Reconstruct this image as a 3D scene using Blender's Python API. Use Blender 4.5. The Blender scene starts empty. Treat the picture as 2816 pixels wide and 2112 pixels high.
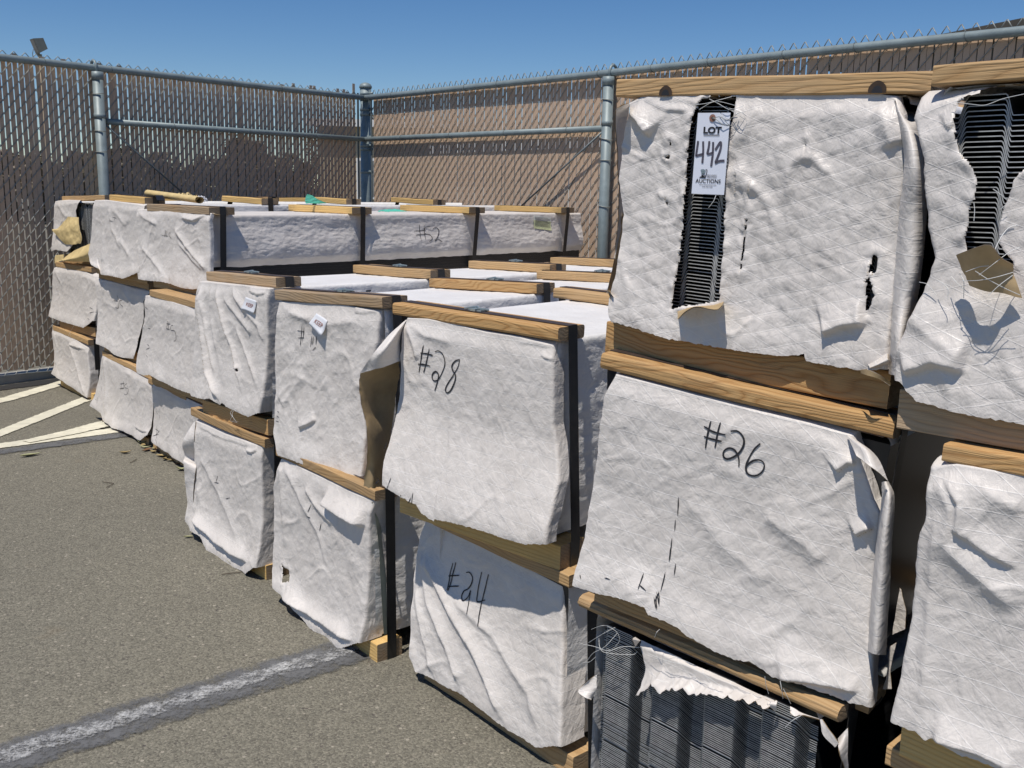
import bpy, bmesh, math, random
import numpy as np
from mathutils import Matrix, Vector

random.seed(7)
rng = np.random.default_rng(7)
S = bpy.context.scene
COL = S.collection
PI = math.pi

# ------------------------------------------------------------------ camera
cam_d = bpy.data.cameras.new('camera')
cam = bpy.data.objects.new('camera', cam_d)
COL.objects.link(cam)
S.camera = cam
PITCH, ROLL, CAM_H = 0.195076, 0.0197806, 1.12411
_fw = Vector((0, math.cos(PITCH), -math.sin(PITCH)))
_up = Vector((0, math.sin(PITCH), math.cos(PITCH)))
_rt = Vector((1, 0, 0))
_r2 = _rt * math.cos(ROLL) + _up * math.sin(ROLL)
_u2 = -_rt * math.sin(ROLL) + _up * math.cos(ROLL)
_m = Matrix((_r2, _u2, -_fw)).transposed().to_4x4()
_m.translation = Vector((0, 0, CAM_H))
cam.matrix_world = _m
cam_d.sensor_width = 36.0
cam_d.lens = 2690.07 / 2816 * 36.0
cam_d.clip_start = 0.05
cam_d.clip_end = 2000

# ------------------------------------------------------------------ sky, sun, exposure
SUN_EL = math.radians(66.5)
SUN_AZ = Vector((-0.534, -0.845)).normalized()      # horizontal direction towards the sun
world = bpy.data.worlds.new("World")
S.world = world
world.use_nodes = True
wn = world.node_tree.nodes
wl = world.node_tree.links
wn.clear()
sky = wn.new('ShaderNodeTexSky')
sky.sky_type = 'NISHITA'
sky.sun_disc = False
sky.sun_elevation = SUN_EL
sky.sun_rotation = math.atan2(SUN_AZ.x, SUN_AZ.y)
sky.altitude = 100
sky.air_density = 0.85
sky.dust_density = 0.0
sky.ozone_density = 3.0
bg = wn.new('ShaderNodeBackground')
bg.inputs['Strength'].default_value = 0.088
wo = wn.new('ShaderNodeOutputWorld')
hsv = wn.new('ShaderNodeHueSaturation')
hsv.inputs['Saturation'].default_value = 1.27
hsv.inputs['Hue'].default_value = 0.506
wl.new(sky.outputs[0], hsv.inputs['Color'])
wl.new(hsv.outputs[0], bg.inputs['Color'])
wl.new(bg.outputs[0], wo.inputs['Surface'])

sun_d = bpy.data.lights.new('sun', 'SUN')
sun_d.energy = 4.2
sun_d.angle = math.radians(0.53)
sun_d.color = (1.0, 0.945, 0.865)
sun = bpy.data.objects.new('sun', sun_d)
COL.objects.link(sun)
_sv = Vector((SUN_AZ.x * math.cos(SUN_EL), SUN_AZ.y * math.cos(SUN_EL), math.sin(SUN_EL)))
sun.rotation_euler = _sv.to_track_quat('Z', 'Y').to_euler()
sun.location = _sv * 30

S.view_settings.view_transform = 'Standard'
S.view_settings.look = 'None'
S.view_settings.exposure = 0.0
S.view_settings.gamma = 1.0
S.view_settings.use_curve_mapping = False

DATA = {
 'fit': {
  'A1': [-2.3703, 5.1915, 0.0, -46.8126, 1.8244, 0.049, 0.2535, 0.0282, -0.2918, 0.2347, -0.2192, 0.2721],
  'A2': [-2.3431, 5.2056, 0.3307, -42.972, -0.0005, 0.051, 0.2851, 0.0284, -0.224, 0.22, -0.22, 0.2246],
  'A3': [-2.2853, 5.2114, 0.6953, -41.0, -1.4102, 0.0508, 0.282, 0.0275, -0.2363, 0.2402, -0.22, 0.22],
  'B1': [-1.748, 4.3249, 0.0, -48.1453, 2.7052, 0.0435, 0.2712, 0.0255, -0.2792, 0.298, -0.2683, 0.2466],
  'B2': [-1.7502, 4.3659, 0.3402, -42.7171, 1.9846, 0.0513, 0.291, 0.0284, -0.2399, 0.2365, -0.22, 0.22],
  'B3': [-1.7129, 4.2931, 0.7109, -44.0, 0.9149, 0.0508, 0.2821, 0.0278, -0.1438, 0.1964, -0.2729, 0.2236],
  'C1': [-1.4207, 3.9361, 0.0, -51.066, -0.3292, 0.0479, 0.2368, 0.0283, -0.22, 0.22, -0.1981, 0.1838],
  'C2': [-1.3238, 3.7829, 0.313, -46.1121, 1.4615, 0.0382, 0.3211, 0.0276, -0.216, 0.1877, -0.2311, 0.2713],
  'C3': [-1.3417, 3.9344, 0.7, -42.37, 0.0, 0.05, 0.262, 0.03, -0.242, 0.24, -0.22, 0.225],
  'D1': [-0.8569, 2.8504, 0.0, -48.5807, 0.1347, 0.0463, 0.3539, 0.0271, -0.2496, 0.2477, -0.2354, 0.234],
  'D2': [-0.8175, 2.818, 0.4273, -48.0122, -1.901, 0.0473, 0.3686, 0.0284, -0.2087, 0.2298, -0.22, 0.2018],
  'E1': [-0.47, 2.364, 0.0, -48.556, 0.4724, 0.0492, 0.3593, 0.0263, -0.2495, 0.2313, -0.22, 0.2392],
  'E2': [-0.4528, 2.4013, 0.4348, -42.3141, -2.2673, 0.0506, 0.3549, 0.0278, -0.2182, 0.2178, -0.22, 0.22],
  'F1': [-0.0295, 1.9179, 0.0, -49.4522, 0.3653, 0.0485, 0.3374, 0.0261, -0.22, 0.2202, -0.2486, 0.2516],
  'F2': [-0.0813, 1.9389, 0.412, -42.2931, 0.4891, 0.0514, 0.3907, 0.0269, -0.247, 0.219, -0.22, 0.2444],
  'G1': [0.2828, 1.3875, 0.0, -47.1897, 0.2209, 0.0518, 0.3735, 0.0239, -0.2425, 0.2407, -0.22, 0.22],
  'G2': [0.3045, 1.3789, 0.4492, -38.4024, 4.3637, 0.0276, 0.3579, 0.0266, -0.244, 0.2122, -0.2086, 0.2449],
  'G3': [0.3181, 1.4102, 0.8613, -42.3847, 2.181, 0.0521, 0.3467, 0.0273, -0.2426, 0.2353, -0.2291, 0.2345],
  'H1': [0.6539, 1.011, 0.0, -46.0, 0.0, 0.0498, 0.3423, 0.0289, -0.22, 0.22, -0.22, 0.22],
  'H2': [0.6661, 0.9813, 0.4211, -45.7968, -0.4888, 0.0486, 0.3492, 0.0227, -0.2111, 0.22, -0.2272, 0.22],
  'H3': [0.6417, 1.0407, 0.8417, -46.0432, -0.6756, 0.0523, 0.3631, 0.0247, -0.2177, 0.22, -0.224, 0.22],
  },
 'flap': {
  'A1': {
   'top': [[-0.3071, 0.3078], [-0.1872, 0.3107], [0.0143, 0.3072], [0.2146, 0.2819]],
   'left': [[-0.3071, 0.3078], [-0.2913, 0.2348], [-0.2715, 0.1015], [-0.2934, 0.0568]],
   'bottom': [[-0.2934, 0.0568], [-0.0003, 0.0413], [0.2283, 0.0254]],
   'right': [[0.2146, 0.2819], [0.2337, 0.1529], [0.2283, 0.0254]],
   },
  'A2': {
   'top': [[-0.2521, 0.328], [-0.146, 0.34], [0.0, 0.3426], [0.0926, 0.3442], [0.2767, 0.3137]],
   'left': [[-0.2521, 0.328], [-0.3045, 0.0583]],
   'bottom': [[-0.3045, 0.0583], [-0.1373, 0.0459], [0.0305, 0.0443], [0.1382, 0.0417], [0.2609, 0.0921]],
   'right': [[0.2767, 0.3137], [0.2812, 0.2], [0.2609, 0.0921]],
   },
  'A3': {
   'top': [[-0.2858, 0.3298], [-0.2475, 0.3344], [-0.1209, 0.3386], [0.0106, 0.3358]],
   'left': [[-0.2858, 0.3298], [-0.3118, 0.2055], [-0.3297, 0.0602]],
   'bottom': [[-0.3297, 0.0602], [-0.2735, 0.0715], [-0.148, 0.0632], [-0.0027, 0.1351]],
   'right': [[0.0106, 0.3358], [-0.0202, 0.3014], [-0.0385, 0.283], [-0.0346, 0.246], [-0.0027, 0.1351]],
   },
  'B1': {
   'top': [[-0.2683, 0.3301], [-0.1891, 0.328], [-0.0895, 0.3301], [-0.0163, 0.3114], [0.0784, 0.3178], [0.1889, 0.312], [0.3001, 0.3054]],
   'left': [[-0.2683, 0.3301], [-0.3165, 0.2224], [-0.3801, 0.0955], [-0.4209, 0.0421]],
   'bottom': [[-0.4209, 0.0421], [-0.3386, 0.0475], [-0.2809, 0.0389], [-0.2494, 0.0113], [-0.1031, 0.0078], [0.0067, 0.0221], [0.1219, 0.0258], [0.213, 0.0284], [0.3001, 0.0747]],
   'right': [[0.3001, 0.3054], [0.3228, 0.2342], [0.3178, 0.1149], [0.3001, 0.0747]],
   },
  'B2': {
   'top': [[-0.2746, 0.3359], [-0.1706, 0.3391], [-0.04, 0.3395], [0.0852, 0.3341], [0.2377, 0.3325]],
   'left': [[-0.2746, 0.3359], [-0.262, 0.2378], [-0.2582, 0.1422], [-0.2521, 0.0678], [-0.2462, 0.0359]],
   'bottom': [[-0.2462, 0.0359], [-0.1559, 0.034], [-0.0695, 0.0145], [0.0163, 0.0121], [0.1177, 0.0248]],
   'right': [[0.2377, 0.3325], [0.195, 0.2907], [0.1894, 0.216], [0.1507, 0.1317], [0.1177, 0.0248]],
   },
  'B3': {
   'top': [[-0.258, 0.3307], [-0.1378, 0.337], [-0.0057, 0.3343], [0.1661, 0.3289], [0.2264, 0.3248]],
   'left': [[-0.258, 0.3307], [-0.3018, 0.1799], [-0.3289, 0.0853], [-0.3037, 0.0588], [-0.2679, 0.0414]],
   'bottom': [[-0.2679, 0.0414], [-0.1855, 0.0282], [-0.1745, 0.0052], [-0.0878, 0.0089], [0.0523, 0.0078], [0.0961, 0.0195], [0.2153, 0.0508]],
   'right': [[0.2264, 0.3248], [0.2153, 0.0508]],
   },
  'C1': {
   'top': [[-0.1637, 0.2992], [0.0209, 0.2989], [0.2637, 0.2965], [0.4681, 0.2946]],
   'left': [[-0.1637, 0.2992], [-0.1541, 0.1853], [-0.1481, 0.0465]],
   'bottom': [[-0.1481, 0.0465], [-0.016, 0.0396], [0.1444, 0.0332], [0.4554, 0.0186]],
   'right': [[0.4681, 0.2946], [0.4554, 0.0186]],
   },
  'C2': {
   'top': [[-0.2628, 0.357], [-0.1867, 0.3658], [-0.0502, 0.3641], [0.1822, 0.3583], [0.3149, 0.3521]],
   'left': [[-0.2628, 0.357], [-0.2615, 0.2844], [-0.306, 0.1829], [-0.3421, 0.0852], [-0.3172, 0.0289]],
   'bottom': [[-0.3172, 0.0289], [-0.2612, 0.0274], [-0.2005, 0.0417], [-0.1183, 0.0378], [0.0007, 0.0304], [0.1077, 0.0289], [0.182, 0.0342], [0.2823, 0.0345]],
   'right': [[0.3149, 0.3521], [0.2991, 0.1996], [0.2823, 0.0345]],
   },
  'C3': {
   'top': [[-0.3312, 0.3155], [-0.2168, 0.3229], [-0.0714, 0.3274], [0.0394, 0.3244], [0.133, 0.3202], [0.236, 0.3182]],
   'left': [[-0.3312, 0.3155], [-0.3326, 0.2352], [-0.3236, 0.143], [-0.3203, 0.0685], [-0.3055, 0.0284]],
   'bottom': [[-0.3055, 0.0284], [-0.2106, 0.028], [-0.0999, 0.0327], [-0.0292, 0.0273], [0.0536, 0.0196], [0.1281, 0.0203], [0.236, 0.0348]],
   'right': [[0.236, 0.3182], [0.236, 0.2417], [0.236, 0.1066], [0.236, 0.0348]],
   },
  'D1': {
   'top': [[-0.219, 0.3876], [-0.124, 0.39], [-0.0068, 0.389], [0.1044, 0.3949], [0.223, 0.3994]],
   'left': [[-0.219, 0.3876], [-0.2288, 0.2477], [-0.2748, 0.1352], [-0.271, 0.0444]],
   'bottom': [[-0.271, 0.0444], [-0.216, 0.033], [-0.1491, 0.0295], [-0.0952, -0.0069], [0.038, -0.0028], [0.1668, 0.0058], [0.2216, 0.044]],
   'right': [[0.223, 0.3994], [0.2198, 0.2938], [0.2218, 0.1601], [0.2216, 0.044]],
   },
  'D2': {
   'top': [[-0.1956, 0.4139], [-0.1185, 0.4163], [0.0097, 0.416], [0.0981, 0.4179], [0.1613, 0.415], [0.2304, 0.4162]],
   'left': [[-0.1956, 0.4139], [-0.2217, 0.3597], [-0.2403, 0.2208], [-0.2547, 0.0647], [-0.2455, 0.057]],
   'bottom': [[-0.2455, 0.057], [-0.1536, 0.0589], [-0.114, 0.0678], [-0.0477, 0.0565], [-0.0319, 0.0655], [0.0035, 0.0571], [0.0458, 0.0532], [0.1349, 0.0483], [0.1931, 0.0684]],
   'right': [[0.2304, 0.4162], [0.221, 0.2891], [0.2045, 0.1131], [0.1931, 0.0684]],
   },
  'E1': {
   'top': [[-0.2258, 0.4042], [-0.1739, 0.4079], [-0.0748, 0.4063], [0.0349, 0.4054], [0.1378, 0.4031], [0.2157, 0.4054]],
   'left': [[-0.2258, 0.4042], [-0.2581, 0.3162], [-0.2572, 0.1395], [-0.2503, 0.0825], [-0.2267, 0.0444]],
   'bottom': [[-0.2267, 0.0444], [-0.1648, 0.0362], [-0.0993, 0.0208], [-0.0418, 0.0005], [0.0089, 0.0008], [0.0415, -0.0178], [0.1323, 0.0089], [0.2033, 0.0508]],
   'right': [[0.2157, 0.4054], [0.2057, 0.3516], [0.2026, 0.2691], [0.2033, 0.0508]],
   },
  'E2': {
   'top': [[-0.2037, 0.4014], [-0.1198, 0.4035], [0.0109, 0.406], [0.0824, 0.4057], [0.1961, 0.3982]],
   'left': [[-0.2037, 0.4014], [-0.2249, 0.2871], [-0.2379, 0.0492], [-0.2259, 0.0282], [-0.2073, -0.0091]],
   'bottom': [[-0.2073, -0.0091], [-0.1463, -0.0085], [-0.054, -0.0145], [0.0205, -0.0196], [0.1093, -0.0315], [0.1327, -0.0173]],
   'right': [[0.1961, 0.3982], [0.1891, 0.3201], [0.1335, 0.1701], [0.141, 0.0879], [0.1327, -0.0173]],
   },
  'F1': {
   'top': [[-0.2821, 0.3732], [-0.1729, 0.3799], [-0.0542, 0.3777], [0.0553, 0.3744], [0.1743, 0.3705]],
   'left': [[-0.2821, 0.3732], [-0.3018, 0.2941], [-0.3006, 0.2348], [-0.29, 0.1567], [-0.2726, 0.0558]],
   'bottom': [[-0.2726, 0.0558], [-0.2491, 0.028], [-0.1782, 0.033], [-0.141, 0.0368], [-0.0751, 0.0434], [-0.0345, 0.0397], [0.0487, 0.0353], [0.0859, 0.0337], [0.1718, 0.0378], [0.2302, 0.0697]],
   'right': [[0.1735, 0.3674], [0.1903, 0.2622], [0.2144, 0.1505], [0.2302, 0.0697]],
   },
  'F2': {
   'top': [[-0.2012, 0.4399], [-0.1369, 0.4452], [-0.0629, 0.4432], [0.0305, 0.4375], [0.1182, 0.4384], [0.1991, 0.4329]],
   'left': [[-0.2012, 0.4399], [-0.2109, 0.4075], [-0.219, 0.2565], [-0.2244, 0.1285], [-0.2173, 0.0761]],
   'bottom': [[-0.2173, 0.0761], [-0.1737, 0.0673], [-0.1092, 0.0579], [-0.0917, 0.0449], [-0.0531, 0.0351], [-0.0505, 0.0419], [0.0252, 0.0494], [0.0757, 0.052], [0.1246, 0.0511], [0.1747, 0.0543], [0.2033, 0.0577], [0.2448, 0.0684]],
   'right': [[0.1991, 0.4329], [0.2061, 0.374], [0.2114, 0.2821], [0.2442, 0.1804], [0.2448, 0.0684]],
   },
  'G1': {
   'top': [[-0.1036, 0.419], [-0.031, 0.4174], [0.0632, 0.4184], [0.1151, 0.4174], [0.1476, 0.4188]],
   'left': [[-0.1036, 0.419], [-0.0865, 0.3818], [-0.0856, 0.3504], [-0.0888, 0.334]],
   'bottom': [[-0.0888, 0.334], [-0.0615, 0.3621], [-0.0578, 0.3688], [-0.0431, 0.361], [-0.0089, 0.3821], [0.0196, 0.3846], [0.0468, 0.3952], [0.0752, 0.403], [0.1077, 0.4127], [0.1083, 0.4137], [0.1274, 0.4169], [0.1477, 0.4178]],
   'right': [[0.1476, 0.4188], [0.1477, 0.4178]],
   },
  'G2': {
   'top': [[-0.2148, 0.3827], [-0.1333, 0.382], [-0.0504, 0.3804], [0.0272, 0.3788], [0.0996, 0.3796], [0.1548, 0.3771]],
   'left': [[-0.2147, 0.3826], [-0.2281, 0.3424], [-0.2293, 0.2221], [-0.2332, 0.1066], [-0.2367, 0.0384], [-0.2353, 0.027]],
   'bottom': [[-0.2353, 0.027], [-0.1869, 0.0299], [-0.1258, 0.0408], [-0.0988, 0.0409], [-0.0915, 0.031], [-0.0323, 0.0273], [-0.0337, 0.0254], [0.0237, 0.0126], [0.0556, 0.0149], [0.0808, 0.0221], [0.1154, 0.0133], [0.1568, 0.018], [0.1927, 0.0182], [0.227, 0.0219], [0.2486, 0.0279]],
   'right': [[0.1548, 0.3771], [0.173, 0.3475], [0.1962, 0.301], [0.2105, 0.2868], [0.2138, 0.2636], [0.2148, 0.2358], [0.2257, 0.1246], [0.2447, 0.0511], [0.2486, 0.0279]],
   },
  'G3': {
   'top': [[-0.2175, 0.3892], [-0.1955, 0.3986], [-0.1353, 0.3998], [-0.0751, 0.3992], [-0.0274, 0.3994], [0.0759, 0.3991], [0.1716, 0.3987], [0.1888, 0.3961]],
   'left': [[-0.2175, 0.3892], [-0.214, 0.3758], [-0.2211, 0.3429], [-0.2229, 0.2747], [-0.2083, 0.2218], [-0.2072, 0.1812], [-0.2077, 0.1297], [-0.2105, 0.108], [-0.213, 0.0919], [-0.2111, 0.0701]],
   'bottom': [[-0.2111, 0.0701], [-0.2034, 0.0563], [-0.1826, 0.054], [-0.1286, 0.0485], [-0.0899, 0.0452], [-0.0137, 0.0452], [-0.0127, 0.0456], [0.0891, 0.049], [0.12, 0.0576], [0.1236, 0.0478], [0.2044, 0.0505], [0.23, 0.0561]],
   'right': [[0.1888, 0.3961], [0.2023, 0.3727], [0.2145, 0.313], [0.2151, 0.2623], [0.2217, 0.1904], [0.2244, 0.1382], [0.2258, 0.0956], [0.23, 0.0561]],
   },
  'H2': {
   'top': [[-0.2186, 0.3852], [-0.2084, 0.3914], [-0.1933, 0.3966], [-0.1744, 0.3976], [-0.1179, 0.398], [-0.0364, 0.3938]],
   'left': [[-0.2186, 0.3852], [-0.2159, 0.3247], [-0.2226, 0.2883], [-0.2209, 0.1809], [-0.2252, 0.0903], [-0.2284, 0.0549]],
   'bottom': [[-0.2284, 0.0549], [-0.2008, 0.0552], [-0.188, 0.0506], [-0.1803, 0.0561], [-0.1495, 0.0485], [-0.0812, 0.0493], [0.0191, 0.0462]],
   'right': [[-0.0364, 0.3938], [-0.004, 0.1782], [0.0191, 0.0462]],
   },
  'H3': {
   'top': [[-0.2323, 0.38], [-0.2121, 0.3915], [-0.1865, 0.3992], [-0.144, 0.4077], [-0.1092, 0.4111], [-0.0653, 0.4102]],
   'left': [[-0.2323, 0.38], [-0.2213, 0.3581], [-0.2116, 0.3325], [-0.2094, 0.2998], [-0.2029, 0.2734], [-0.1993, 0.2517], [-0.1886, 0.2157], [-0.1933, 0.1868], [-0.2211, 0.0966], [-0.2182, 0.0638]],
   'bottom': [[-0.2182, 0.0638], [-0.1936, 0.0426], [-0.1433, 0.0364], [-0.0761, 0.0349], [-0.0178, 0.031]],
   'right': [[-0.0653, 0.4102], [-0.0403, 0.2268], [-0.0178, 0.031]],
   },
  },
 'ridge': {
  'A1': [['r', [[-0.0302, 0.2761], [0.1041, 0.1293], [0.2165, 0.0302]], 0.012, 0.02], ['l', [[-0.0317, 0.2661], [0.099, 0.2678], [0.2136, 0.2747]], 0.008, 0.02], ['r', [[-0.2733, 0.2978], [-0.2304, 0.2194], [-0.2497, 0.1054]], 0.006, 0.012]],
  'A2': [['r', [[-0.2293, 0.3247], [-0.1406, 0.2347]], 0.005, 0.015]],
  'A3': [['r', [[-0.2599, 0.325], [-0.1668, 0.2544], [-0.0659, 0.2411]], 0.005, 0.015]],
  'B1': [['r', [[-0.2464, 0.3215], [-0.2271, 0.1977], [-0.2236, 0.0349]], 0.012, 0.012], ['r', [[-0.0899, 0.3259], [-0.0168, 0.3072], [0.0856, 0.287]], 0.006, 0.015], ['l', [[0.1363, 0.0705], [0.217, 0.0741], [0.2965, 0.0897]], 0.006, 0.015]],
  'B2': [['r', [[-0.0002, 0.3102], [0.0791, 0.2604]], 0.004, 0.01], ['r', [[0.085, 0.3321], [0.1894, 0.321]], 0.006, 0.01]],
  'B3': [['r', [[-0.1055, 0.3075], [-0.0814, 0.2123], [0.0142, 0.1298]], 0.007, 0.014], ['r', [[-0.1737, 0.1954], [-0.182, 0.0564]], 0.008, 0.01], ['r', [[-0.0155, 0.1739], [0.0968, 0.1054]], 0.006, 0.014], ['r', [[-0.0712, 0.2974], [0.0684, 0.2321]], 0.005, 0.012]],
  'C2': [['r', [[-0.1871, 0.3622], [-0.012, 0.3548], [0.1742, 0.3472]], 0.005, 0.02]],
  'C3': [['r', [[-0.0221, 0.2547], [0.068, 0.1854], [0.1446, 0.1412], [0.2326, 0.0989]], 0.011, 0.014], ['l', [[0.0365, 0.2916], [0.1301, 0.2861], [0.2233, 0.3127]], 0.01, 0.018], ['r', [[-0.029, 0.1804], [-0.0495, 0.0365]], 0.005, 0.006], ['r', [[-0.2945, 0.1631], [-0.1942, 0.1136], [-0.1044, 0.0614]], 0.006, 0.012], ['r', [[-0.3238, 0.3127], [-0.2587, 0.2819], [-0.1498, 0.2604]], 0.006, 0.012], ['r', [[0.0003, 0.196], [0.1173, 0.1327], [0.2001, 0.0967]], 0.007, 0.01]],
  'D1': [['l', [[-0.2202, 0.0774], [-0.1298, 0.0611], [-0.0585, 0.0483], [0.0491, 0.0438], [0.1799, 0.0449]], 0.02, 0.03], ['l', [[-0.2074, 0.3771], [-0.0311, 0.3736], [0.1035, 0.3829], [0.2091, 0.3931]], 0.01, 0.02], ['r', [[-0.2164, 0.3717], [-0.2011, 0.2281], [-0.1986, 0.1246]], 0.008, 0.014], ['r', [[-0.1917, 0.2819], [-0.0463, 0.1931], [0.0819, 0.0855]], 0.006, 0.02], ['l', [[0.1381, 0.3685], [0.1734, 0.3728], [0.2018, 0.3856]], 0.012, 0.012]],
  'D2': [['r', [[-0.1808, 0.4079], [-0.1754, 0.2814], [-0.1397, 0.1486], [-0.0477, 0.0653]], 0.018, 0.011], ['r', [[-0.0775, 0.4104], [-0.0358, 0.3189], [0.0272, 0.2201], [0.0778, 0.1219]], 0.012, 0.009], ['r', [[-0.168, 0.363], [-0.1446, 0.2569], [-0.0922, 0.1406]], 0.009, 0.008], ['r', [[0.0415, 0.299], [0.1093, 0.2157], [0.1661, 0.146]], 0.007, 0.01], ['r', [[-0.029, 0.3766], [0.0457, 0.3378], [0.1481, 0.2827]], 0.007, 0.012], ['r', [[0.0207, 0.414], [0.0505, 0.3814], [0.1173, 0.3453]], 0.008, 0.012], ['l', [[0.1236, 0.4056], [0.1802, 0.3964], [0.2267, 0.4039]], 0.012, 0.014], ['r', [[-0.1077, 0.4063], [-0.1133, 0.3132], [-0.084, 0.2088]], 0.007, 0.01], ['r', [[0.1022, 0.3543], [0.1769, 0.31], [0.2135, 0.2638]], 0.005, 0.012]],
  'E1': [['l', [[0.0068, 0.3529], [0.0442, 0.3468], [0.1168, 0.3436], [0.1618, 0.342], [0.2032, 0.3425]], 0.026, 0.035], ['r', [[-0.2167, 0.4016], [-0.1347, 0.3477], [-0.0232, 0.2567], [0.0294, 0.1675]], 0.006, 0.014], ['r', [[-0.0876, 0.3657], [-0.0432, 0.3382], [0.0058, 0.3157], [0.0591, 0.3013]], 0.01, 0.014], ['r', [[-0.223, 0.397], [-0.2035, 0.2831], [-0.1966, 0.1581]], 0.006, 0.015], ['l', [[-0.1894, 0.0375], [-0.087, 0.0379], [-0.0237, 0.0386], [0.0263, 0.0351], [0.112, 0.0397], [0.1834, 0.0401]], 0.014, 0.02], ['r', [[-0.1211, 0.3967], [-0.0194, 0.3918], [0.0869, 0.3899]], 0.007, 0.02]],
  'E2': [['r', [[-0.2004, 0.3973], [-0.1223, 0.3717], [-0.0526, 0.3675]], 0.006, 0.014], ['r', [[-0.1652, 0.3777], [-0.0127, 0.3535], [0.1307, 0.3709]], 0.006, 0.02], ['l', [[0.107, 0.3932], [0.1565, 0.3921], [0.1931, 0.3981]], 0.008, 0.014], ['r', [[-0.2013, 0.1215], [-0.137, 0.1862], [-0.0848, 0.2132]], 0.006, 0.02], ['l', [[-0.1196, 0.0798], [-0.0698, 0.0984], [-0.0452, 0.1105]], 0.008, 0.02]],
  'F1': [['r', [[-0.2844, 0.3085], [-0.2314, 0.202], [-0.1428, 0.1316], [-0.0754, 0.0531]], 0.014, 0.02], ['r', [[-0.2713, 0.3046], [-0.1442, 0.2095], [-0.0261, 0.1395], [0.0696, 0.0449]], 0.017, 0.02], ['r', [[-0.1508, 0.2383], [-0.0058, 0.204], [0.1281, 0.1303], [0.1756, 0.0614]], 0.008, 0.02], ['r', [[-0.2904, 0.2138], [-0.2436, 0.1329], [-0.1847, 0.0425]], 0.008, 0.014]],
  'F2': [['r', [[-0.1986, 0.4331], [-0.1364, 0.4088], [-0.0622, 0.4077]], 0.006, 0.012], ['r', [[-0.2012, 0.4293], [-0.1721, 0.3868], [-0.1614, 0.3529]], 0.006, 0.012], ['l', [[0.1186, 0.4273], [0.1605, 0.4279], [0.1971, 0.4311]], 0.006, 0.014], ['l', [[0.1776, 0.4129], [0.2022, 0.4069], [0.2219, 0.4127]], 0.006, 0.01]],
  'G2': [['r', [[0.0035, 0.3683], [0.0786, 0.3626], [0.148, 0.3639]], 0.004, 0.02], ['l', [[0.1499, 0.3249], [0.1628, 0.3424], [0.1738, 0.3431]], 0.01, 0.014], ['r', [[-0.0698, 0.2261], [0.0206, 0.1632], [0.088, 0.1428]], 0.005, 0.03], ['r', [[0.0583, 0.239], [0.1262, 0.2112], [0.1531, 0.1908]], 0.006, 0.02], ['l', [[0.1225, 0.0163], [0.1785, 0.0326], [0.2392, 0.0437]], 0.01, 0.02], ['l', [[0.1873, 0.248], [0.1988, 0.2588], [0.2089, 0.2643]], 0.012, 0.015]],
  'G3': [['l', [[-0.1593, 0.3977], [-0.0736, 0.3856], [-0.0335, 0.3832]], 0.006, 0.02], ['l', [[0.1399, 0.0892], [0.1704, 0.1048], [0.2006, 0.1135]], 0.014, 0.03], ['l', [[-0.2132, 0.3758], [-0.1905, 0.3615], [-0.1661, 0.3413]], 0.014, 0.02], ['l', [[-0.1939, 0.3974], [-0.1481, 0.3829], [-0.1046, 0.3759]], 0.007, 0.02], ['r', [[0.1735, 0.3847], [0.192, 0.3567], [0.2015, 0.3328]], 0.01, 0.02]],
  'H2': [['r', [[-0.2156, 0.3848], [-0.192, 0.343], [-0.1937, 0.3003], [-0.1524, 0.2707], [-0.1015, 0.2419]], 0.011, 0.022], ['l', [[-0.2079, 0.3864], [-0.1796, 0.3542], [-0.1801, 0.3205], [-0.1463, 0.3031], [-0.1066, 0.2903]], 0.008, 0.022], ['r', [[-0.1829, 0.3878], [-0.1343, 0.3649], [-0.1137, 0.3582]], 0.008, 0.02], ['l', [[-0.1806, 0.0593], [-0.1506, 0.0591], [-0.0823, 0.0594]], 0.01, 0.02], ['r', [[-0.2092, 0.3379], [-0.2069, 0.2503], [-0.1989, 0.0785]], 0.006, 0.012]],
  'H3': [['r', [[-0.2153, 0.1484], [-0.1806, 0.1216], [-0.1397, 0.0986]], 0.006, 0.02], ['l', [[-0.2173, 0.0764], [-0.1781, 0.0938], [-0.1387, 0.0889]], 0.012, 0.03], ['l', [[-0.2035, 0.3863], [-0.1944, 0.3734], [-0.1843, 0.3668]], 0.008, 0.02]],
  },
 'hole': {
  'G3': [[[-0.0872, 0.3944], [-0.0751, 0.3964], [-0.0727, 0.3995], [-0.0336, 0.3991], [-0.0288, 0.3738], [-0.033, 0.3401], [-0.0306, 0.3005], [-0.0308, 0.2718], [-0.0237, 0.1777], [-0.0238, 0.1492], [-0.0208, 0.1112], [-0.099, 0.0892], [-0.0997, 0.131], [-0.0979, 0.1706], [-0.0993, 0.2684], [-0.1013, 0.3155], [-0.1008, 0.3389], [-0.099, 0.3621], [-0.0964, 0.3771]], [[-0.1346, 0.3371], [-0.1317, 0.3348], [-0.1305, 0.3076], [-0.1334, 0.3075], [-0.1426, 0.312], [-0.1337, 0.3134]], [[-0.138, 0.2574], [-0.1314, 0.2498], [-0.1276, 0.2416], [-0.1318, 0.2395], [-0.1327, 0.2486]], [[0.1948, 0.1993], [0.2008, 0.1946], [0.2015, 0.1758], [0.1925, 0.1748], [0.205, 0.1465], [0.198, 0.1197], [0.1896, 0.1639], [0.1922, 0.1941]], [[0.0082, 0.2311], [0.0087, 0.192], [0.0081, 0.1549], [0.005, 0.1545], [0.0048, 0.2033], [0.0056, 0.231]], [[-0.0159, 0.305], [-0.014, 0.2778], [-0.0141, 0.2549], [-0.0171, 0.2777]], [[0.0072, 0.2856], [0.0082, 0.2653], [0.0072, 0.2516], [0.0059, 0.2765]], [[0.0816, 0.3406], [0.0847, 0.3192], [0.0823, 0.3192]]],
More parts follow.
